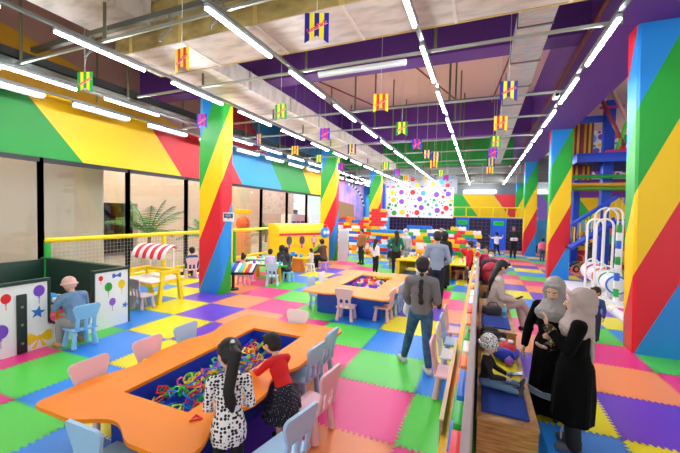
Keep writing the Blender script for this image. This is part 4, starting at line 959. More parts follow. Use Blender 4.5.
def stroller(x, y, rz, label):
    t = thing('stroller', label, 'stroller', (x, y, 0), rz); BLK = mat('#0f1013', .6)
    m = fuse(MB().sph((0, .0, .55), (.22, .3, .2)).sph((0, .12, .72), (.22, .16, .25)), .025, 4); m.materials.append(BLK); link('seat', m, t)
    m = fuse(MB().sph((0, .2, .95), (.25, .25, .2)), .025, 3); m.materials.append(mat('#17181c', .6)); link('canopy', m, t)
    MB().tube([(-.22, -.3, .1), (-.22, .3, .85), (-.22, .5, 1.02), (.22, .5, 1.02), (.22, .3, .85), (.22, -.3, .1)], .016).build('frame', mat('#4a4c50', .4, .5), t)
    for a in (-.24, .24):
        for b in (-.32, .3): torus((0, 0, 0), .1, .022, 0).build('wheel', mat('#15161a', .5), t).location = (a, b, .12)
    for w in [c for c in t.children if c.name.startswith('wheel')]: w.rotation_euler = (0, 0, PI/2)
stroller(3.35, 17.4, .4, 'black folded stroller parked behind the white hoops, nearer the pillar'); stroller(4.35, 17.2, -.3, 'black stroller parked behind the white hoops, nearer the big pillar'); stroller(5.1, 17.0, .1, 'black stroller parked deepest behind the white hoops')
o = thing('brick_column', 'slim column of white green and blue toy bricks beside the big near pillar', 'toy column', tuple(G(617, 300)))
o.location = (OY(617, 270, 10.4).x, 10.4, 0)
for k in range(10): MB().box((0, 0, .11+k*.2), (.1, .1, .19), .012).build('column_brick', mat(['#f2f2f4', '#24b048', '#f2f2f4', '#2a6ce0'][k % 4], .4), o)
# ------------------------------------------------------------------ indoor play frame
PY = 15.2
t = thing('climbing_tower', 'tall blue and green soft play frame with coloured bars and a stair', 'play structure', (4.0, PY, 0))
def rx(u, v, y=PY): q = OY(u, v, y); return q.x-4.0, q.y-PY, q.z
PB = mat('#1746c8', .4); PG = mat('#1fa83a', .4)
xp = rx(605, 200)[0]
MB().bb((xp-.16, -.16, 0), (xp+.16, .16, 6.4), .03).build('post', PB, t); 
for x in (xp+2.9, xp-.2, xp+2.9):
    y = 3.2 if x != xp+2.9 else -.0
    MB().bb((x-.13, y-.13, 0), (x+.13, y+.13, 6.4), .03).build('post', PB, t)
z = rx(600, 160)[2]; x0 = rx(572, 160)[0]
MB().bb((x0, -.9, z-.05), (5, 3.3, z+.05)).build('deck', mat('#2038a8', .45), t, False); MB().bb((x0-.05, -.95, z-.2), (5, -.85, z+.12), .02).build('deck_edge', PB, t)
MB().bb((x0-.05, -.9, z-.2), (x0+.05, 3.3, z+.12), .02).build('deck_edge', PB, t)
zp = rx(620, 156)[2]; MB().tube([(xp-.2, -.7, zp+.05), (5, -.7, zp+.05)], .07, 12, 0, None, True).build('pink_bar', mat('#e03890', .4), t)
for k in range(13):                   # coloured balusters, rising above the deck on the pillar side
    x = rx(571+k*2.55, 140)[0]; c = ['#8a2a3a', '#e8c020', '#7a3060', '#b03040', '#d8b020'][k % 5]
    MB().tube([(x, 1.2, z-.6), (x, 1.2, z+1.9)], .05, 10).build('baluster', mat(c, .45), t)
zg = rx(600, 178)[2]
for zz, c in ((zg, '#1fa83a'), (zg-.28, '#e8a820'), (zg-.42, '#58a038')): MB().tube([(x0-.4, -.5, zz), (5, -.5, zz)], .07, 12, 0, None, True).build('ring_bar', mat(c, .4), t)
MB().bb((x0-.3, -.3, zg-.28), (5, 3, zg-.2)).build('underside', mat('#a05a28', .6), t, False)
MB().bb((xp-2.3, -.05, rx(600, 119)[2]-.12), (xp+.1, .05, rx(600, 119)[2]+.12), .02).build('top_beam', PB, t)
for a, b, c in [((601, 98), (624, 145), '#8a2030'), ((611, 88), (627, 120), '#c89a9a'), ((614, 158), (627, 122), '#5ac830')]:
    A = rx(*a, PY-.6); B = rx(*b, PY-.6); MB().tube([A, B], .06, 12, 0, None, True).build('sloped_tube', mat(c, .4), t)
A = rx(600, 108, PY-.3); B = rx(625, 106, PY-.3); MB().tube([A, B], .05).build('magenta_bar', mat('#d02888', .4), t)
# stair with blue stringers
for dy in (-1.0, -2.0):
    A = rx(571, 225, PY+dy); B = rx(617, 197, PY+dy)
    A2, B2 = (A[0], A[1], A[2]-.75), (B[0], B[1], B[2]-.75); MB().loft([A2, B2], [(.1, .1)]*2, 4, (0, 1, 0), False).build('stair_stringer', PB, t, False)
    MB().tube([A, B], .06).build('handrail', PB, t)
A = rx(571, 225, PY-1.5); B = rx(617, 197, PY-1.5); A = (A[0], A[1], A[2]-.75); B = (B[0], B[1], B[2]-.75)
for k in range(9):
    f = k/8; MB().box((A[0]+(B[0]-A[0])*f, A[1], A[2]+(B[2]-A[2])*f), (.26, 1.0, .05)).build('stair_tread', mat('#282c34', .5), t, False)
    for dy in (-.5, .5): MB().tube([(A[0]+(B[0]-A[0])*f, A[1]+dy, A[2]+(B[2]-A[2])*f), (A[0]+(B[0]-A[0])*f, A[1]+dy, A[2]+(B[2]-A[2])*f+.7)], .018).build('stair_baluster', mat('#e8c420', .4), t)
dotted('dotted_play_wall', 'white wall panel with coloured dots behind the soft play frame', 3.2, 11.0, 20.5, 4.1, 6.5, 21, '#f4f4f6', .24, 30, 'panel')
o = link('purple_play_panel', MB().bb((3.3, 20.35, 3.2), (11, 20.6, 4.1)).mesh(mat('#6a2a88', .5), False)); tag(o, 'purple panel below the dotted wall behind the play frame', 'panel')
t = thing('activity_board', 'yellow play panel with round windows under the stair', 'panel', tuple(OY(575, 240, 18.5)[:2])+(0,))
t.location = (OY(576, 240, 18.5).x, 18.5, 0)
MB().bb((-.55, 0, 0), (.75, .12, 1.55), .03).build('board', mat('#f4b820', .45), t)
for a in (-.2, .15): MB().cyl((a, -.02, 1.2), (a, .0, 1.2), .12).build('porthole', mat('#3a78c8', .4), t)
MB().bb((-.5, -.02, .2), (.7, 0, .7)).build('lower_panel', mat('#c8281f', .45), t, False)
t = thing('activity_board', 'orange and green play panel behind the strollers', 'panel', (6.0, 18.2, 0)); MB().bb((-1.1, 0, 0), (1.4, .12, 1.9), .03).build('board', mat('#e8701c', .45), t); MB().bb((-1.0, -.02, 1.0), (1.2, .0, 1.5)).build('green_band', mat('#30a838', .45), t, False); MB().bb((-.9, -.03, .2), (-.2, 0, .8)).build('yellow_square', mat('#f4d020', .45), t, False)
q = G(530, 251); t = thing('waste_bin', 'small black waste bin at the foot of the farther play side pillar', 'bin', (q.x+.1, q.y-1.0, 0)); MB().cyl((0, 0, 0), (0, 0, .42), .15, .19, 20).build('bucket', mat('#141518', .5), t); MB().ring([(.2*math.cos(i*PI/10), .2*math.sin(i*PI/10)) for i in range(20)], [(.16*math.cos(i*PI/10), .16*math.sin(i*PI/10)) for i in range(20)], .4, .43).build('rim', mat('#2a2c30', .5), t)
# ------------------------------------------------------------------ plants and shop things behind the glass
def palm(x, y, h, n, L, label, z=0):
    t = thing('potted_palm', label, 'palm', (x, y, z)); MB().cyl((0, 0, 0), (0, 0, .5), .26, .32, 20).build('pot', mat('#d8d2c8', .5), t); MB().tube([(0, 0, .45), (.04, 0, h*.45)], .06).build('trunk', mat('#5a4228', .7), t)
    rp = random.Random(int(x*100)+int(y*10)); mb = MB()
    for k in range(n):
        a = 2*PI*k/n+rp.uniform(-.3, .3); up = rp.uniform(.35, 1.35); base = Vector((.03, 0, h*.45)); prev = None
        pts = []
        for i in range(9):
            s = i/8; r = L*s*math.cos(up)*(1); zz = L*(s*math.sin(up)-.55*s*s*(1.1-.5*math.sin(up))); pts.append(base+Vector((r*math.cos(a), r*math.sin(a), zz)))
        mb.tube(pts, .012, 5)
        for i in range(1, 9):
            for sg in (-1, 1):
                for hlf in (0, .5):
                    p = pts[i]*(1-hlf)+pts[i-1]*hlf; d = (pts[i]-pts[i-1]).normalized(); sd = d.cross(Vector((0, 0, 1))).normalized()*sg
                    ln = .42*math.sin(PI*min(.97, i/9+.08))+.06; tip = p+sd*ln*.8+d*ln*.6-Vector((0, 0, ln*.35)); wv = d*.028
                    mb.add([p-wv, p+wv, tip], [(0, 1, 2)])
    mb.build('fronds', mat('#2f7a34', .5), t, False)
palm(-11.6, 9.15, 2.6, 16, 2.1, 'tall leafy palm behind the glass left of the first striped pillar'); palm(-11.2, 11.6, 2.0, 12, 1.4, 'palm behind the glass close to the first striped pillar')
palm(-10.6, 15.3, 1.9, 12, 1.1, 'bushy palm behind the glass past the first striped pillar'); palm(-10.9, 17.2, 1.5, 12, .9, 'low palm behind the glass above the yellow van'); palm(-10.7, 27.4, 2.4, 12, 1.3, 'palm seen through the mural doorway')
t = thing('gumball_machine', 'yellow and red capsule vending stand behind the glass beside the striped pillar', 'vending machine', (-10.2, 12.9, 0)); MB().box((0, 0, .6), (.6, .5, 1.2), .03).build('cabinet', mat('#e88a20', .4), t); MB().sph((0, 0, 1.55), (.36, .3, .36)).build('globe', mat('#f06030', .3), t); MB().box((0, 0, 2.1), (.8, .2, .25), .03).build('topper', mat('#ffc818', .4), t)
rs = random.Random(9)
for s, (y0, y1, lab) in enumerate([(4.6, 9.2, 'beyond the beige pier'), (9.6, 14.5, 'behind the palms')]):
    t = thing('shop_shelves', 'dark shop shelving with clothes in the mall ' + lab, 'shelves', (-16.4, (y0+y1)/2, 0)); hy = (y1-y0)/2
    MB().bb((-.3, -hy, 0), (.3, hy, .1)).bb((-.3, -hy, 2.2), (.3, hy, 2.3)).bb((-.3, -hy, 0), (-.25, hy, 2.3)).build('carcass', mat('#1a1a1c', .5), t, False)
    k = -hy+.15
    while k < hy-.3:
        wdt = rs.uniform(.15, .4); MB().bb((-.2, k, rs.uniform(.5, .9)), (.2, k+wdt, rs.uniform(1.6, 2.0)), .03).build('garment', mat(rs.choice(['#3a3038', '#1f2c48', '#5a2028', '#283828', '#44362c', '#20242c', '#34506a']), .7), t); k += wdt+.05
t = thing('shop_kiosk', 'white kiosk with blue shelves behind the glass at the last window', 'kiosk', (-11.8, 20.5, 0)); MB().box((0, 0, 1.0), (.8, 2.4, 2.0), .03).build('cabinet', mat('#e8e4e2', .5), t)
for k, c in enumerate(['#2a5ac8', '#c83a48', '#2a5ac8', '#e8b8a0']): MB().box((.42, -.9+.6*k, 1.3), (.1, .4, .5), .02).build('display', mat(c, .4), t)
t = thing('shop_kiosk', 'tan market kiosk seen through the mural doorway', 'kiosk', (-12.4, 31.2, 0)); MB().box((0, 0, 1.6), (3.6, 2.4, 3.4), .03).build('cabinet', mat('#c4a078', .5), t); MB().bb((-1.4, -1.25, 1.9), (-.6, -1.2, 2.7)).build('dark_window', mat('#2a2420', .4), t, False)
for k, (y, z) in enumerate([(1, 3), (4, 3), (7.5, 3.6), (10.5, 4.1), (13.5, 3.8), (17, 4.2), (21, 4.0), (25.5, 4.1)]):
    tag(MB().box((-12.0 if y > 7 else -10.0, y, 5.57), (1.2, 1.4, .05)).build('added_mall_light', emis('#fff4e4', 9 if y < 7 else 14)), 'added warm ceiling fill panel in the mall hall behind the glass, number counted from the booth' if 0 else 'added warm ceiling fill panel in the mall hall behind the windows', 'light', 'added mall hall fill lights')  # added emitters that brighten the hall seen through the glass
# ------------------------------------------------------------------ people
def J0(kid):
    J = {'pel': (0, 0, .53), 'wai': (0, .005, .61), 'che': (0, .005, .715), 'nek': (0, -.008, .82), 'hd': (0, .01, .928)}
    for s, n in ((-1, 'L'), (1, 'R')):
        J.update({'sh'+n: (s*.103, -.005, .795), 'el'+n: (s*.135, -.015, .635), 'wr'+n: (s*.14, .03, .49), 'hip'+n: (s*.048, 0, .51), 'kn'+n: (s*.055, .012, .28), 'an'+n: (s*.055, -.01, .045)})
    if kid:                            # larger head, shorter trunk and legs
        f = (.82-.075*kid)/.82
        J = {k: (v[0]*1.04, v[1], v[2]*f) if k != 'hd' else (0, .012, 1-.072*(1+.45*kid)) for k, v in J.items()}
    return J
def skin_mat(h): return mat(h, .5)
def person(label, x, y, face, H, z=0, kid=0, pose=None, lean=0, side=0, yaw=0, pitch=0, roll=0, hair=('short', '#15110f'), top=('shirt', '#888888', 'long', .5), bottom=('trousers', '#223355', .06), shoes='#202020', skin='#d8a888', vox=.012, mask=None, feat=True, scarf=None, cat='person', girth=1.0, curl=.6, loose=0):
    root = thing('person', label, cat, (x, y, z), math.radians(face))
    J = {k: Vector(v) for k, v in J0(kid).items()}; pose = pose or {}; hs = 1+.45*kid
    if 'pel' in pose:
        d = Vector(pose['pel'])-J['pel']
        for k in J:
            if not k.startswith(('kn', 'an')): J[k] = J[k]+d
    R = Matrix.Rotation(-lean, 3, 'X') @ Matrix.Rotation(side, 3, 'Y')
    for k in J:
        if k not in ('pel',) and not k.startswith(('kn', 'an', 'hip')): J[k] = J['pel'] + R @ (J[k]-J['pel'])
    for k, v in pose.items():
        if k in J and k != 'pel': J[k] = Vector(v)
    J = {k: v*H for k, v in J.items()}
    HR = Matrix.Rotation(yaw, 3, 'Z') @ Matrix.Rotation(pitch, 3, 'X') @ Matrix.Rotation(roll, 3, 'Y')
    hd = J['hd']; S = H*hs
    def hp(a, b, c): return hd + HR @ Vector((a*S, b*S, c*S))
    g = girth
    wr_dir = {}
    fwd = R @ Vector((0, 1, 0)); fwd.z *= .5
    rgt = (J['shR']-J['shL']).normalized()
    def foot(an, e, mb, flat=True):
        k = J['kn'+an]; a = J['an'+an]; d = pose.get('toe'+an)
        d = Vector(d).normalized() if d else Vector((0.10*(1 if an == 'R' else -1), 1, 0)).normalized()
        L = .085*H; hl = a - Vector((0, 0, .018*H)) - d*.022*H
        dz = Vector((0, 0, -.016*H)) if not d.z else Vector((0, 0, 0))
        mb.loft([hl+dz*.3, a+d*.02*H+dz*.3, a+d*.05*H+dz, a+d*L+dz*1.25], [(.021*H+e, .024*H+e), (.023*H+e, .026*H+e), (.025*H+e, .018*H+e), (.021*H+e, .011*H+e)], 12, (0, 0, 1) if abs(d.z) < .5 else (1, 0, 0))
    def arm(n, e, mb, t=1.0):
        s, el, w_ = J['sh'+n], J['el'+n], J['wr'+n]
        mb.loft([s, s+(el-s)*.5, el], [.031*H*g+e, .027*H*g+e, .0235*H+e], 12, (0, .3, 1))
        if t > .5:
            q = el+(w_-el)*min(1, (t-.5)*2); mb.loft([el, el+(q-el)*.4, q], [.0235*H+e, .0225*H+e, (.0165+.006*(1-min(1, (t-.5)*2)))*H+e], 12, (0, .3, 1))
    def leg(n, e, mb, low=.0, flare=0):
        h, k, a = J['hip'+n], J['kn'+n], J['an'+n]; q = k+(a-k)*(1-low)
        mb.loft([h, h+(k-h)*.5, k], [.054*H*g+e, .046*H*g+e, .034*H*g+e], 14, (1, .01, 0)); mb.loft([k, k+(q-k)*.35, q], [.034*H*g+e, .034*H*g+e, .022*H+e+flare], 14, (1, .01, 0))
    def torso(e, mb, lo=0.0, neck=False):
        cp = e == 0
        P = [J['pel']-(J['wai']-J['pel'])*.35+(J['wai']-J['pel'])*lo, J['pel'], J['wai'], J['che'], J['nek']-(J['nek']-J['che'])*.28]
        rr = [(.083, .062), (.086, .062), (.074, .054), (.088, .060), (.070, .042)]
        if lo >= 1: P, rr = P[2:], rr[2:]
        mb.loft(P, [(a*H*g+e, b*H*g+e) for a, b in rr], 18, tuple(rgt), cp); mb.loft([J['shL'], J['nek']-(J['nek']-J['che'])*.18, J['shR']], [.030*H*g+e, .042*H+e, .030*H*g+e], 12, (0, .2, 1))
    def hand(n, mb):
        el, w_ = J['el'+n], J['wr'+n]; d = pose.get('hand'+n); d = Vector(d).normalized() if d else (w_-el).normalized()
        nrm = Vector(pose['palm'+n]).normalized() if 'palm'+n in pose else (-rgt if n == 'R' else rgt)
        nrm = (nrm-d*nrm.dot(d)); nrm = nrm.normalized() if nrm.length > .05 else d.cross(Vector((0, 0, 1))).normalized()
        sd = d.cross(nrm).normalized(); sc = H*(1+.12*kid)
        if sd.dot(fwd) < 0: sd = -sd    # thumb side towards the front
        mb.loft([w_-d*.01*sc, w_+d*.02*sc, w_+d*.05*sc], [(.016*sc, .012*sc), (.022*sc, .011*sc), (.023*sc, .009*sc)], 10, tuple(sd))
        for i, ln in enumerate((.036, .042, .039, .030)):
            b = w_+d*.05*sc+sd*(.0165-.011*i)*sc; c1 = curl
            p1 = b+(d*math.cos(c1*.5)+nrm*math.sin(c1*.5))*ln*.5*sc; p2 = p1+(d*math.cos(c1*1.3)+nrm*math.sin(c1*1.3))*ln*.5*sc
            mb.loft([b, p1, p2], [.0058*sc, .0053*sc, .0045*sc], 8, (.3, .2, 1))
        b = w_+d*.014*sc+sd*.016*sc; p1 = b+(d*.6+sd*.75+nrm*.2)*.022*sc; p2 = p1+(d*.9+sd*.2+nrm*.3)*.02*sc
        mb.loft([b, p1, p2], [.0075*sc, .0065*sc, .005*sc], 8, (.3, .2, 1))
    # body: one continuous skin
    b = MB(); torso(0, b)
    b.loft([J['nek']-(J['nek']-J['che'])*.25, J['nek'], hd+HR @ Vector((0, -.012*S, -.03*S))], [.036*H, .031*H*(1+.1*kid), .034*H], 12)
    RM = HR
    b.sph(hp(0, -.004, .012), (.051*S, .060*S, .058*S), 18, RM); b.sph(hp(0, .010, -.022), (.042*S, .046*S, .046*S), 16, RM); b.sph(hp(0, .026, -.048), (.022*S, .022*S, .016*S), 12, RM)
    if feat:
        b.loft([hp(0, .056, .006), hp(0, .066, -.016)], [.006*S, .0095*S], 8); 
        for s in (-1, 1): b.sph(hp(s*.052, -.006, -.008), (.008*S, .014*S, .020*S), 10, RM)
    for n in 'LR': arm(n, 0, b); leg(n, 0, b); foot(n, 0, b); hand(n, b)
    me = fuse(b, vox, 3); me.materials.append(skin_mat(skin)); link('body', me, root)
    if feat:
        for s in (-1, 1):
            E_ = MB().sph(hp(s*.021, .0535, .004), (.0075*S, .005*S, .0055*S), 10, RM).build('eye', mat('#f6f2ee', .3), root)
            MB().sph(hp(s*.021, .0575, .004), (.004*S, .003*S, .0045*S), 10, RM).build('iris', mat('#20140e', .2), E_)
            MB().loft([hp(s*.011, .058, .018), hp(s*.032, .052, .019)], [.003*S, .0022*S], 8).build('eyebrow', mat('#1d1512', .6), root)
        if not mask: MB().loft([hp(-.013, .053, -.036), hp(0, .057, -.035), hp(.013, .053, -.036)], [.0025*S, .0042*S, .0025*S], 8).build('mouth', mat('#b0605c', .5), root)
    cl = vox*1.0
    e = .010*H if vox < .01 else .012*H
    def put(name, mb, m, sm=3, v=None):
        me = fuse(mb, v or vox, sm); me.materials.append(m if not isinstance(m, str) else mat(m, .75)); return link(name, me, root)
    # lower clothes
    if bottom:
        kind, c, low = bottom[:3]
        if kind == 'trousers':
            m = MB(); m.loft([J['pel']-(J['wai']-J['pel'])*.3, J['pel'], J['pel']+(J['wai']-J['pel'])*.6], [(.085*H*g+e*.6, .065*H*g+e*.6)]*2+[(.078*H*g+e*.5, .058*H*g+e*.5)], 18, tuple(rgt))
            for n in 'LR': leg(n, e*.75, m, low, bottom[3] if len(bottom) > 3 else 0)
            put('trousers', m, c)
        elif kind == 'skirt':
            m = MB(); h0 = J['pel']+(J['wai']-J['pel'])*.7; ft = (J['knL']+J['knR'])*.5; hem = J['pel']+(ft-J['pel'])*low*2
            W = bottom[3] if len(bottom) > 3 else .13
            m.loft([h0, J['pel'], J['pel']+(hem-J['pel'])*.5, hem], [(.074*H+e, .056*H+e), (.088*H+e, .070*H+e), (W*.85*H, W*.75*H), (W*H, W*.9*H)], 28, tuple(rgt), False, 0, None, lambda k, a: 1+(.05*math.sin(a*9) if k >= 2 else 0))
            put('skirt', m, c, 2)
    if shoes:
        for n in 'LR':
            m = MB(); foot(n, .005*H, m); put('shoe', m, shoes, 2)
    if top:
        kind, c, sl, hem = top[:4]; e += loose*H; t = {'long': .98, 'short': .38, 'mid': .72, 'none': 0}[sl]
        m = MB(); torso(e, m, 0 if hem < .55 else .4)
        for n in 'LR':
            if t: arm(n, e*.9 if t > .5 else e*1.1, m, t if t > .5 else .5)
        if kind == 'dress':
            W = top[4] if len(top) > 4 else .15; ft = (J['knL']+J['knR'])*.5; dn = Vector((0, 0, -1)); L = (J['pel'].z/H-hem)*H
            c0 = J['pel']; hemP = Vector((ft.x*.6+c0.x*.4, ft.y*.6+c0.y*.4, hem*H)) if hem > .15 else Vector(((J['anL'].x+J['anR'].x)/2, (J['anL'].y+J['anR'].y)/2, hem*H))
            m.loft([J['wai'], c0, c0+(hemP-c0)*.5, hemP], [(.074*H*g+e, .056*H*g+e), (.100*H*g+e, .080*H*g+e), ((.100+W)*.5*H+e, (.082+W)*.48*H+e), (W*H, W*.85*H)], 32, tuple(rgt), False, 0, None, lambda k, a: 1+(.045*math.sin(a*8+.6) if k >= 2 else 0))
        put({'dress': 'dress', 'shirt': 'shirt', 'jacket': 'jacket'}[kind], m, c, 3)
    # hair and head covers
    kind, hc = hair[:2]; HM = mat(hc, .55) if isinstance(hc, str) else hc
    if kind in ('short', 'long', 'pony', 'plait', 'bun', 'tied'):
        m = MB(); m.sph(hp(0, -.012, .022), (.0575*S, .060*S, .060*S), 18, RM); m.sph(hp(0, -.028, -.008), (.052*S, .044*S, .05*S), 14, RM)
        for s in (-1, 1): m.sph(hp(s*.042, .0, .022), (.016*S, .036*S, .034*S), 10, RM)
        m.loft([hp(-.03, .046, .052), hp(0, .056, .058), hp(.03, .046, .052)], [.012*S, .012*S, .012*S], 8)
        o = 0
        if kind == 'long':
            q = hair[2] if len(hair) > 2 else .12
            m.loft([hp(0, -.03, .0), hp(0, -.042, -.05), J['nek']+R @ Vector((0, -.055*H, -.02*H)), J['nek']+R @ Vector((0, -.07*H, -q*H)), J['nek']+R @ Vector((.012*H, -.06*H, -(q+.1)*H))], [(.05*S, .04*S), (.05*S, .03*S), (.06*H, .028*H), (.048*H, .02*H), (.02*H, .012*H)], 14, tuple(rgt))
        if kind == 'pony':
            m.sph(hp(0, -.062, .03), .022*S, 10); m.loft([hp(0, -.062, .03), hp(0, -.095, .0), J['nek']+R @ Vector((0, -.09*H, -.06*H)), J['nek']+R @ Vector((.015*H, -.085*H, -.13*H)), J['nek']+R @ Vector((.025*H, -.075*H, -.19*H))], [(.018*S, .018*S), (.030*S, .022*S), (.036*H, .024*H), (.038*H, .02*H), (.014*H, .010*H)], 14, tuple(rgt))
        if kind == 'plait':
            P = [hp(0, -.05, -.03)]+[J['nek']+R @ Vector((.006*H*math.sin(i*2), -.058*H-.003*H*i, (-.0-.024*i)*H)) for i in range(8)]
            for i, q in enumerate(P[:-1]): m.sph((q+P[i+1])*.5, (.021*H, .017*H, .019*H), 10)
            m.sph(P[-1]-Vector((0, 0, .02*H)), (.026*H, .018*H, .03*H), 10)
        if kind == 'bun': m.sph(hp(0, -.03, .085), .034*S, 12)
        put('hair', m, HM, 2)
        if kind == 'pony': MB().sph(hp(0, -.07, .05), .011*S, 10).build('hair_tie', mat('#f4f0ee', .5), root)
        if kind == 'plait': MB().sph(J['nek']+R @ Vector((0, -.082*H, -.18*H)), (.02*H, .018*H, .012*H), 10).build('hair_tie', mat('#101010', .6), root)
    elif kind == 'hijab':
        m = MB(); m.sph(hp(0, -.032, .014), (.070*S, .082*S, .080*S), 20, RM); m.sph(hp(0, -.040, -.035), (.066*S, .066*S, .060*S), 16, RM); m.sph(hp(0, .012, -.068), (.052*S, .050*S, .024*S), 12, RM)
        for s_ in (-1, 1): m.loft([hp(s_*.038, .018, .052), hp(s_*.054, .02, .0), hp(s_*.036, .028, -.058)], [.014*S, .016*S, .018*S], 10)
        m.loft([hp(-.03, .034, .056), hp(0, .044, .064), hp(.03, .034, .056)], [.012*S, .013*S, .012*S], 8)
        m.loft([hp(0, -.005, -.06), J['nek']+Vector((0, .006*H, -.005*H)), J['nek']-(J['nek']-J['che'])*.45+fwd*.012*H], [(.064*H, .060*H), (.092*H, .074*H), (.122*H, .090*H)], 24, tuple(rgt), True, 0, None, lambda k, a: 1+.05*math.sin(a*7+k*1.3))
        q = hair[2] if len(hair) > 2 else 0
        if q:                            # hanging tail of the scarf
            sx = hair[3]; m.loft([J['nek']+rgt*sx*.05*H+R @ Vector((0, -.05*H, .02*H)), J['che']+rgt*sx*.055*H+R @ Vector((0, -.075*H, .02*H)), J['wai']+rgt*sx*.045*H+R @ Vector((0, -.085*H, (.61-q)*0*H)), J['wai']+rgt*sx*.03*H+R @ Vector((0, -.085*H, -.05*H))], [(.05*H, .03*H), (.055*H, .02*H), (.045*H, .014*H), (.035*H, .010*H)], 16, tuple(rgt), True, 0, None, lambda k, a: 1+.06*math.sin(a*6+k*.7))
        put('headscarf', m, HM, 3)
    elif kind == 'beanie':
        m = MB(); m.sph(hp(0, -.010, .028), (.066*S, .072*S, .068*S), 18, RM); m.sph(hp(0, -.022, .002), (.063*S, .062*S, .055*S), 16, RM)
        put('beanie', m, HM, 2)
        m = MB(); ring = [hp(.068*math.cos(a), -.012+.073*math.sin(a), .012-.016*math.cos(a-PI/2)*-1) for a in [i*PI/12 for i in range(25)]]; m.loft(ring, [.012*S]*25, 8, (0, 0, 1), False); put('beanie_cuff', m, HM, 1)
    if mask:
        m = MB(); m.sph(hp(0, .024, -.030), (.040*S, .046*S, .034*S), 14, RM); put('face_mask', m, mat(mask, .7), 2)
        for s in (-1, 1): MB().tube([hp(s*.036, .03, -.018), hp(s*.053, -.002, -.004)], .0025*S, 6).build('mask_loop', mat('#f0f0f0', .6), root)
    root['H'] = H; del root['H']
    return root, J, hp
def carry(root, p):                     # point of a person in the scene
    return root.matrix_basis @ Vector(p)
def wmat(root): return Matrix.Translation(root.location) @ Matrix.Rotation(root.rotation_euler.z, 4, 'Z')
def sit(seat, H, kid=0, spread=.06, knee=None, fwd=.235):
    p = seat/H+.062; k = knee or p-.01
    return {'pel': (0, 0, p), 'hipL': (-.05, .01, p-.01), 'hipR': (.05, .01, p-.01), 'knL': (-spread, fwd, k), 'knR': (spread, fwd, k), 'anL': (-spread, fwd-.0, max(.045, k-.235)), 'anR': (spread, fwd+.02, max(.045, k-.235))}
N, M_, FR = .0065, .011, .018
SPOT = ramp_mat('spotted_cloth', lambda nt: voro_out(nt, 38, 'Object', .45), [(0, '14141a'), (.43, 'f2f0f0')], .7)
DOTN = ramp_mat('dotted_navy', lambda nt: voro_out(nt, 62, 'Object', .2), [(0, 'd8dce8'), (.17, '10182e')], .7)
HATP = ramp_mat('patterned_knit', lambda nt: voro_out(nt, 55, 'Object', .9), [(0, '1c1c20'), (.38, 'e8e6e6')], .8)
DENIM = ramp_mat('denim', lambda nt: noise_out(nt, 9, 3), [(.3, '5878a0'), (.6, '6f90b4'), (.8, '88a6c4')], .8, 'LINEAR')
JEAN = ramp_mat('dark_denim', lambda nt: noise_out(nt, 14, 4), [(.3, '24486c'), (.7, '44729c')], .8, 'LINEAR')
PLAID = ramp_mat('plaid', lambda nt: axis_sum(nt, 20, 14, 26, 0, 1, True), [(0, '20262c'), (.45, '3c4c54'), (.7, 'b9b4b0'), (.8, '262c32')], .8)

# girl in the spotted dress at the near table, back to us
r, J, hp = person('girl with long black ponytail in a white dress with black spots at the orange table', -1.69, 2.0, 38, 1.15, kid=.75, girth=.92, lean=.10, pitch=-.45, yaw=.35, vox=N, hair=('pony', '#0d0b0c'), top=('dress', SPOT, 'long', .35, .108), bottom=('trousers', '#121216', .1), shoes='#16161a', skin='#e2b496', mask='#f4f4f6',
    pose={'elL': (-.135, .05, .56), 'wrL': (-.115, .16, .49), 'elR': (.14, .05, .56), 'wrR': (.10, .17, .50)})
# girl in red leaning on the table
r, J, hp = person('small child in a red top and navy dotted skirt leaning over the near orange table', -1.65, 2.72, 66, 1.0, kid=.9, lean=.55, pitch=-.3, yaw=.1, vox=N, hair=('short', '#120e0e'), top=('shirt', '#e0141e', 'long', .56), bottom=('skirt', DOTN, .60, .20), shoes='#15151c', skin='#e6bda0',
    pose={'elL': (-.15, .22, .585), 'wrL': (-.10, .36, .54), 'elR': (.15, .22, .585), 'wrR': (.09, .36, .54), 'handL': (.3, 1, -.1), 'handR': (-.3, 1, -.1), 'palmL': (0, 0, -1), 'palmR': (0, 0, -1)})
# woman with a plait
r, J, hp = person('woman with a black plait in a grey jumper and jeans walking away between the tables', -.72, 4.76, 3, 1.55, kid=.15, yaw=.1, pitch=-.05, vox=N, hair=('plait', '#141012'), top=('shirt', mat('#76767a', .85, 0, .3, 90), 'long', .5), bottom=('trousers', JEAN, .12), shoes='#c8c8ca', skin='#d9a98a', girth=.95, loose=.005,
    pose={'elL': (-.14, .05, .63), 'wrL': (-.13, .15, .545), 'elR': (.14, .0, .62), 'wrR': (.115, .13, .57), 'knL': (-.10, .06, .285), 'anL': (-.15, .05, .05), 'knR': (.06, -.04, .28), 'anR': (.09, -.12, .05), 'toeL': (-.6, .7, 0), 'toeR': (-.5, .8, 0)})
o = thing('white_cloth', 'white cloth bundle carried at the plaited woman left hand', 'cloth', carry(r, J['wrL']+Vector((-.02, .03, -.07)))); o['label'] = 'crumpled white cloth carried by the woman with the plait'
m = fuse(MB().sph((0, 0, 0), (.05, .06, .09)).sph((.02, .02, -.1), (.05, .04, .09)).sph((-.03, .01, -.06), (.04, .05, .07)), .012, 3); m.materials.append(mat('#f0eef0', .8)); link('folds', m, o); MB().tube([(0, 0, .06), (.02, .02, .1), (.03, 0, .05)], .008).build('loop', mat('#e8e6e8', .8), o)
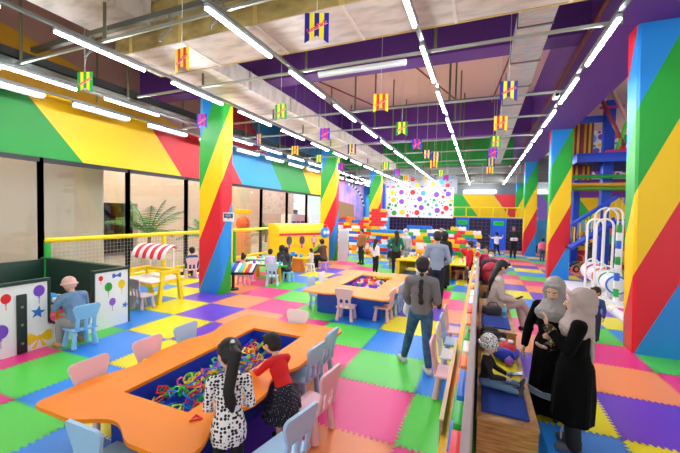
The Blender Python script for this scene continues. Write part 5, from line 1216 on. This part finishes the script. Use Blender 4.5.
person('man in a grey blue sweatshirt and navy trousers standing with his back to us', -.9, 8.05, 6, 1.76, yaw=.15, pitch=-.2, vox=.009, hair=('short', '#100e0e'), top=('shirt', '#8fa0b8', 'long', .5), bottom=('trousers', '#16223a', .07), shoes='#1c1c20', skin='#cf9f80', girth=1.04,
    pose={'elL': (-.16, .02, .62), 'wrL': (-.09, .14, .56), 'elR': (.16, .02, .62), 'wrR': (.09, .15, .56)})
o = thing('dark_bag', 'black and red bag hanging at the side of the man in the grey blue sweatshirt', 'bag', (-1.08, 7.96, .66)); m = fuse(MB().sph((0, 0, 0), (.12, .08, .15)), .02, 2); m.materials.append(mat('#141416', .6)); link('body', m, o); MB().tube([(0, 0, .12), (.1, .03, .5), (.25, .05, .72)], .014).build('strap', mat('#a01822', .6), o)
r, J, hp = person('woman with long dark hair in a green top and black trousers, hands on hips', -2.8, 12.2, 12, 1.55, yaw=.3, vox=M_, hair=('long', '#2a1a14', .08), top=('shirt', '#0f6a4a', 'mid', .5), bottom=('trousers', '#15151a', .05), shoes='#202024', skin='#d2a082', girth=1.05, feat=False, pose={'elL': (-.19, -.05, .64), 'wrL': (-.11, .02, .54), 'elR': (.17, -.04, .62), 'wrR': (.13, .08, .52)})
o = thing('shoulder_bag', 'grey shoulder bag at the hip of the woman in the green top', 'bag', (-2.42, 12.1, .72)); MB().box((0, 0, 0), (.12, .26, .2), .03).build('body', mat('#8a929e', .6), o); MB().tube([(0, -.1, .08), (-.05, 0, .5), (0, .1, .08)], .01).build('strap', mat('#6a7078', .6), o)
person('girl with black hair in a white top and black leggings near the green topped woman', -3.42, 11.7, -35, 1.25, kid=.4, vox=M_, hair=('long', '#141012', .02), top=('shirt', '#f2eef0', 'mid', .46), bottom=('trousers', '#141418', .12), shoes='#f0e8ea', skin='#ddb092', feat=False)
person('small child in dark top and grey trousers behind the woman in the green top', -3.1, 12.75, 0, .95, kid=.9, vox=M_, hair=('short', '#141012'), top=('shirt', '#24262c', 'long', .5), bottom=('trousers', '#9aa0a8', .1), shoes='#d8d8dc', skin='#ddb092', feat=False)
person('person in a pale grey hooded top with a white face mask by the brick wall', -2.75, 13.6, 200, 1.55, vox=.014, hair=('hijab', '#c6cad2'), top=('shirt', '#bfc4ce', 'long', .45), bottom=('trousers', '#8a909c', .06), shoes='#d0d0d0', skin='#d0a488', mask='#eef0f4', feat=False)
person('person in a brown coat in front of the brick wall under the mural', -4.6, 13.6, 150, 1.5, vox=.014, hair=('short', '#2a1c14'), top=('jacket', '#9a6a3c', 'long', .4), bottom=('trousers', '#1c1c22', .06), shoes='#202020', skin='#cf9f80', feat=False)
person('person in a black headscarf standing beyond the man in the grey blue sweatshirt', -.98, 10.35, 30, 1.66, vox=.014, hair=('hijab', '#101014'), top=('dress', '#16161c', 'long', .06, .13), bottom=None, shoes='#202020', skin='#d0a488', feat=False)
person('child in a bright blue top sitting behind the narrow yellow table', -1.05, 13.55, 180, 1.1, kid=.7, vox=.014, hair=('short', '#2a1c16'), top=('shirt', '#1f78d0', 'short', .5), bottom=('trousers', '#203050', .08), shoes='#303030', skin='#ddb092', feat=False)
person('adult with grey hair bending behind the yellow table', -1.45, 14.35, 170, 1.62, vox=.014, hair=('short', '#8a8c90'), top=('shirt', '#d8dce2', 'long', .5), bottom=('trousers', '#303848', .06), shoes='#303030', skin='#d8b090', feat=False)
person('child in a red top and blue face mask standing at the brick fence', -.26, 10.9, 100, 1.4, kid=.4, vox=M_, hair=('short', '#3a2418'), top=('shirt', '#e01822', 'long', .48), bottom=('trousers', '#4a1830', .08), shoes='#e8e8ea', skin='#ddb092', mask='#9ccbe8', feat=False, pose={'elR': (.12, .08, .68), 'wrR': (.08, .16, .78)})
o = thing('toy_panda', 'white and black soft toy hanging by the child in red at the fence', 'soft toy', (-.22, 10.4, .42)); MB().sph((0, 0, 0), (.06, .06, .08)).build('body', mat('#f2f2f2', .8), o); MB().sph((0, -.01, .1), .06).build('head', mat('#f4f4f4', .8), o); MB().sph((.05, 0, .02), .03).sph((-.05, 0, .02), .03).sph((-.04, 0, .15), .022).sph((.04, 0, .15), .022).build('limb', mat('#151515', .8), o)
person('man in a black top carrying something white, walking towards us on the coloured mats', 1.62, 19.9, 180, 1.66, vox=.014, hair=('short', '#5a4a40'), top=('shirt', '#141418', 'long', .5), bottom=('trousers', '#101014', .05), shoes='#101010', skin='#b88868', feat=False, girth=1.1, pose={'elL': (-.16, .03, .65), 'wrL': (-.06, .13, .64), 'elR': (.16, .03, .65), 'wrR': (.06, .13, .63)})
o = thing('white_parcel', 'white parcel held by the man in black', 'parcel', (1.62, 19.62, 1.0)); MB().box((0, 0, 0), (.34, .16, .16), .04).build('wrapper', mat('#e2e4e8', .6), o); MB().box((0, -.083, 0), (.1, .006, .08)).build('tag', mat('#b8bcc4', .5), o)
person('child in a white top with raised arms running by the blue panel', .85, 20.6, 20, 1.3, kid=.5, vox=.014, hair=('short', '#141012'), top=('shirt', '#f4f2f4', 'short', .5), bottom=('trousers', '#1a1a22', .1), shoes='#202020', skin='#ddb092', feat=False, pose={'elL': (-.19, .02, .74), 'wrL': (-.27, .04, .80), 'elR': (.19, .02, .74), 'wrR': (.27, .04, .83), 'knR': (.09, .05, .28), 'anR': (.14, -.02, .06)})
r, J, hp = person('child in a pink top with a pink backpack standing between the far pillars', 2.85, 19.2, 0, 1.15, kid=.5, vox=.014, hair=('short', '#141012'), top=('shirt', '#f090a8', 'long', .5), bottom=('trousers', '#4a5a78', .1), shoes='#404048', skin='#ddb092', feat=False)
o = thing('pink_backpack', 'small pink backpack on the back of the child between the far pillars', 'backpack', (2.85, 19.06, .72)); MB().box((0, 0, 0), (.24, .13, .3), .05).build('body', mat('#e85a88', .6), o); MB().tube([(-.05, .03, .15), (0, .02, .19), (.05, .03, .15)], .01).build('grab_loop', mat('#b83a68', .6), o)
person('child in magenta sitting on the far side of the third bench', .2, 11.5, 160, 1.2, kid=.5, vox=.014, hair=('short', '#201814'), top=('shirt', '#d01858', 'long', .5), bottom=('trousers', '#282838', .1), shoes='#202020', skin='#ddb092', feat=False)
person('masked person in a dark grey jacket sitting on the third bench with the red backpack', .27, 8.95, 175, 1.5, z=0, vox=M_, hair=('short', '#181214'), top=('jacket', '#3a4248', 'long', .5), bottom=('trousers', '#20242c', .06), shoes='#202020', skin='#d8a888', mask='#cfe6f2', feat=False, pose=sit(.55, 1.5))
# seated group near the activity tables
o = stool(-6.28, 8.0, '#f4b8c4', 'pink kids stool under the girl with the bun behind the xylophone')
person('girl with a bun in a pink top sitting behind the xylophone', -6.3, 8.02, -20, 1.05, kid=.5, vox=M_, hair=('bun', '#1a1412'), top=('shirt', '#f0b8b4', 'long', .48), bottom=('trousers', '#f0c8d0', .1), shoes='#e0c8d0', skin='#e2b89a', feat=False, pose=dict(sit(.3, 1.05), elR=(.13, .06, .50), wrR=(.07, .2, .46), elL=(-.13, .06, .50), wrL=(-.07, .2, .46)))
person('child in a lavender top and jeans standing at the white activity table', -5.72, 8.5, 30, 1.03, kid=.6, vox=M_, hair=('tied', '#1c1414'), lean=.15, top=('shirt', '#d8c4ea', 'long', .48), bottom=('trousers', '#5a86c0', .1), shoes='#303848', skin='#e2b89a', feat=False, pose={'elR': (.13, .07, .56), 'wrR': (.08, .2, .50), 'elL': (-.13, .07, .56), 'wrL': (-.08, .2, .50)})
stool(-5.42, 9.05, '#8fd4ea', 'light blue kids stool under the woman in the checked coat')
person('woman with a blue face mask in a checked dark coat sitting on a low stool', -5.46, 9.05, 50, 1.42, vox=M_, lean=.25, hair=('long', '#131013', .05), top=('jacket', PLAID, 'long', .45), bottom=('trousers', '#1c2c48', .06), shoes='#202020', skin='#d8a888', mask='#9cc8e0', feat=False, pose=dict(sit(.3, 1.42, knee=.28), elR=(.12, .12, .42), wrR=(.07, .24, .36), elL=(-.12, .12, .42), wrL=(-.07, .24, .36)))
person('person in a black headscarf sitting behind the checked coat at the activity table', -5.95, 9.65, 60, 1.4, vox=.014, lean=.3, hair=('hijab', '#121214'), top=('jacket', '#18181c', 'long', .45), bottom=('trousers', '#18181c', .06), shoes='#202020', skin='#d8a888', feat=False, pose=sit(.3, 1.4, knee=.28))
stool(-5.62, 10.9, '#f6f2f6', 'white kids stool in front of the small child at the orange table')
person('small child in a pale dress standing at the orange table', -5.8, 11.3, 70, .8, kid=.9, vox=M_, hair=('short', '#1c1414'), top=('dress', '#d8d4dc', 'long', .35, .15), bottom=('trousers', '#c8c8d0', .1), shoes='#d0d0d0', skin='#e2b89a', feat=False)
stool(-5.42, 11.7, '#dca8dc', 'lilac kids stool under the man in the brown jacket')
person('man in a brown jacket sitting on a low stool by the yellow van', -5.45, 11.7, 80, 1.6, vox=M_, lean=.18, hair=('short', '#1a1412'), top=('jacket', '#5a3c34', 'long', .46), bottom=('trousers', '#15151a', .06), shoes='#18181c', skin='#c89878', mask='#dcecf4', feat=False, girth=1.08, pose=dict(sit(.3, 1.6, knee=.28), elR=(.13, .10, .43), wrR=(.08, .22, .38), elL=(-.13, .10, .43), wrL=(-.08, .22, .38)))
person('boy in a dark blue top sitting behind the first striped pillar', -8.3, 8.05, 60, 1.2, kid=.6, vox=M_, hair=('short', '#141012'), top=('shirt', '#1c4a86', 'long', .46), bottom=('trousers', '#1c2c48', .08), shoes='#303030', skin='#ddb092', feat=False, pose=sit(.29, 1.2))
# person in a denim jacket at the booth
r, J, hp = person('person in pink beanie and denim jacket hunched on a chair at the white booth', -5.68, 3.28, 88, 1.45, vox=.008, lean=.42, pitch=-.35, hair=('beanie', mat('#e8bcb0', .9, 0, .5, 120)), top=('jacket', DENIM, 'long', .5), bottom=('trousers', mat('#9a9a98', .85), .12), shoes='#c8946c', skin='#d8a888', girth=1.12,
    pose=dict(sit(.295, 1.45, spread=.085, knee=.25, fwd=.16), anL=(-.12, .12, .035), anR=(.08, .10, .035), elL=(-.15, .14, .40), wrL=(-.08, .27, .38), elR=(.15, .14, .40), wrR=(.08, .27, .38)))
# women in headscarves
SC1 = mat('#b5a19c', .8, 0, .4, 40); SC2 = mat('#a29d99', .8, 0, .4, 40); BLKC = mat('#040405', .9, 0, .2, 30, .15)
r1, J1, hp1 = person('woman in a beige headscarf and long black coat, nearest to us, facing the other', .85, 3.67, 78, 1.47, yaw=.1, pitch=-.1, vox=N, hair=('hijab', SC1, .35, .5), top=('dress', BLKC, 'long', .20, .135), bottom=('trousers', '#0c0c10', .04, .02), shoes='#5a5a60', skin='#e2b49a', girth=1.12,
    pose={'elL': (-.15, .04, .66), 'wrL': (-.06, .16, .765), 'handL': (.1, .1, 1), 'palmL': (0, 1, 0), 'elR': (.14, .05, .645), 'wrR': (.02, .16, .60), 'handR': (-.6, .5, .2), 'palmR': (0, 0, 1)})
MB().loft([(.02, .065, .30), (.06, .085, .06)], [(.03, .008), (.05, .01)], 10, (1, 0, 0), False).build('side_stripe', mat('#e8e6e4', .7), r1)
for n_, t_ in (('L', 1), ('R', 1)):
    el, w_ = J1['el'+n_], J1['wr'+n_]; a = el+(w_-el)*.72; mbx = MB().loft([a, el+(w_-el)*.97], [.0315*1.47, .0285*1.47], 14, (0, .3, 1), False); mbx.build('cuff_trim', ramp_mat('gold_trim_'+n_, lambda nt: voro_out(nt, 60), [(0, 'c9a24a'), (.35, '14120f')], .4), r1)
r2, J2, hp2 = person('woman in a grey headscarf and floor length black dress looking down beside the beige scarf', .76, 4.2, 152, 1.47, yaw=.1, pitch=-.4, vox=N, lean=.06, hair=('hijab', SC2), top=('dress', BLKC, 'long', .05, .165), bottom=None, shoes='#18181a', skin='#e0b296', girth=1.12,
    pose={'elR': (.165, .0, .64), 'wrR': (.17, .06, .49), 'elL': (-.14, .04, .64), 'wrL': (-.06, .17, .62), 'handL': (.3, .8, .4)})
MB().loft([(0, 0, .26), (0, 0, .315)], [(.17*1.47, .146*1.47), (.166*1.47, .142*1.47)], 32, (1, 0, 0), False).build('hem_band', mat('#7f8fa8', .7), r2)
r3, J3, hp3 = person('boy in a blue long sleeved top standing behind the woman in the beige scarf', 1.91, 7.2, 150, .94, kid=.7, yaw=-.5, vox=.008, hair=('short', '#100c0c'), top=('shirt', '#1c4a80', 'long', .48), bottom=('trousers', '#23344e', .08), shoes='#303030', skin='#d2a080')
# woman in beige on the bench
rb_, Jb, hpb = person('long haired woman in beige sitting cross legged on the higher bench with a phone', .25, 6.35, -82, 1.6, yaw=.15, pitch=-.4, vox=.008, lean=.16, hair=('long', '#0f0c0e', .06), top=('shirt', '#c9b6b0', 'long', .42), bottom=('trousers', '#b8a09c', .08), shoes='#17171a', skin='#d8a688', mask='#8fc0e0',
    pose=dict(sit(.55, 1.6), knL=(-.03, .26, .41), anL=(-.0, .30, .18), knR=(.01, .27, .435), anR=(-.07, .40, .235), toeR=(-.2, 1, -.25), toeL=(0, 1, -.1), elL=(-.13, .05, .50), wrL=(-.05, .19, .47), elR=(.13, .06, .50), wrR=(.04, .19, .465), palmL=(0, 0, 1), palmR=(0, 0, 1)))
o = thing('mobile_phone', 'black mobile phone in the hands of the woman in beige', 'phone', carry(rb_, (Jb['wrL']+Jb['wrR'])*.5+Vector((0, .085, .02))), rb_.rotation_euler.z); MB().box((0, 0, 0), (.075, .15, .009), .003, Matrix.Rotation(.5, 4, 'X')).build('case', mat('#15151a', .3), o); MB().box((0, 0, .006), (.068, .138, .002), 0, Matrix.Rotation(.5, 4, 'X')).build('screen', mat('#2a3440', .1), o)
# toddler on the low bench
rt, Jt, hpt = person('toddler in a patterned knit hat, black jacket and jeans sitting on the low bench', .10, 3.74, -98, .84, z=0, kid=1.0, yaw=-.3, pitch=-.25, vox=N, lean=.05, hair=('beanie', HATP), top=('jacket', '#101014', 'long', .5), bottom=('trousers', DENIM, .18), shoes='#4a4c50', skin='#e6bfa4',
    pose=dict(pel=(0, 0, .42/.84+.075), knL=(-.10, .20, .42/.84+.06), knR=(.10, .20, .42/.84+.06), anL=(-.12, .38, .42/.84+.035), anR=(.09, .38, .42/.84+.035), toeL=(0, .4, 1), toeR=(0, .4, 1), elL=(-.16, .09, .42/.84+.17), wrL=(-.08, .22, .42/.84+.15), elR=(.16, .09, .42/.84+.17), wrR=(.08, .22, .42/.84+.15)))
o = thing('mobile_phone', 'small dark phone in the toddler lap on the low bench', 'phone', carry(rt, Vector((0, .27, .59))), rt.rotation_euler.z); o['label'] = 'dark phone held by the toddler on the low bench'; MB().box((0, 0, 0), (.075, .14, .009), .003, Matrix.Rotation(.3, 4, 'X')).build('case', mat('#1c1e24', .3), o); MB().box((0, 0, .006), (.066, .125, .002), 0, Matrix.Rotation(.3, 4, 'X')).build('screen', mat('#4a5a6a', .15), o)
o = thing('purple_ball', 'small purple toy ball beside the toddler on the low bench', 'ball', (.36, 4.3, .475)); MB().sph((0, 0, 0), .05).build('ball', mat('#9a5ad0', .4), o); MB().cyl((0, 0, .045), (0, 0, .06), .012).build('knob', mat('#5ab8e8', .4), o)
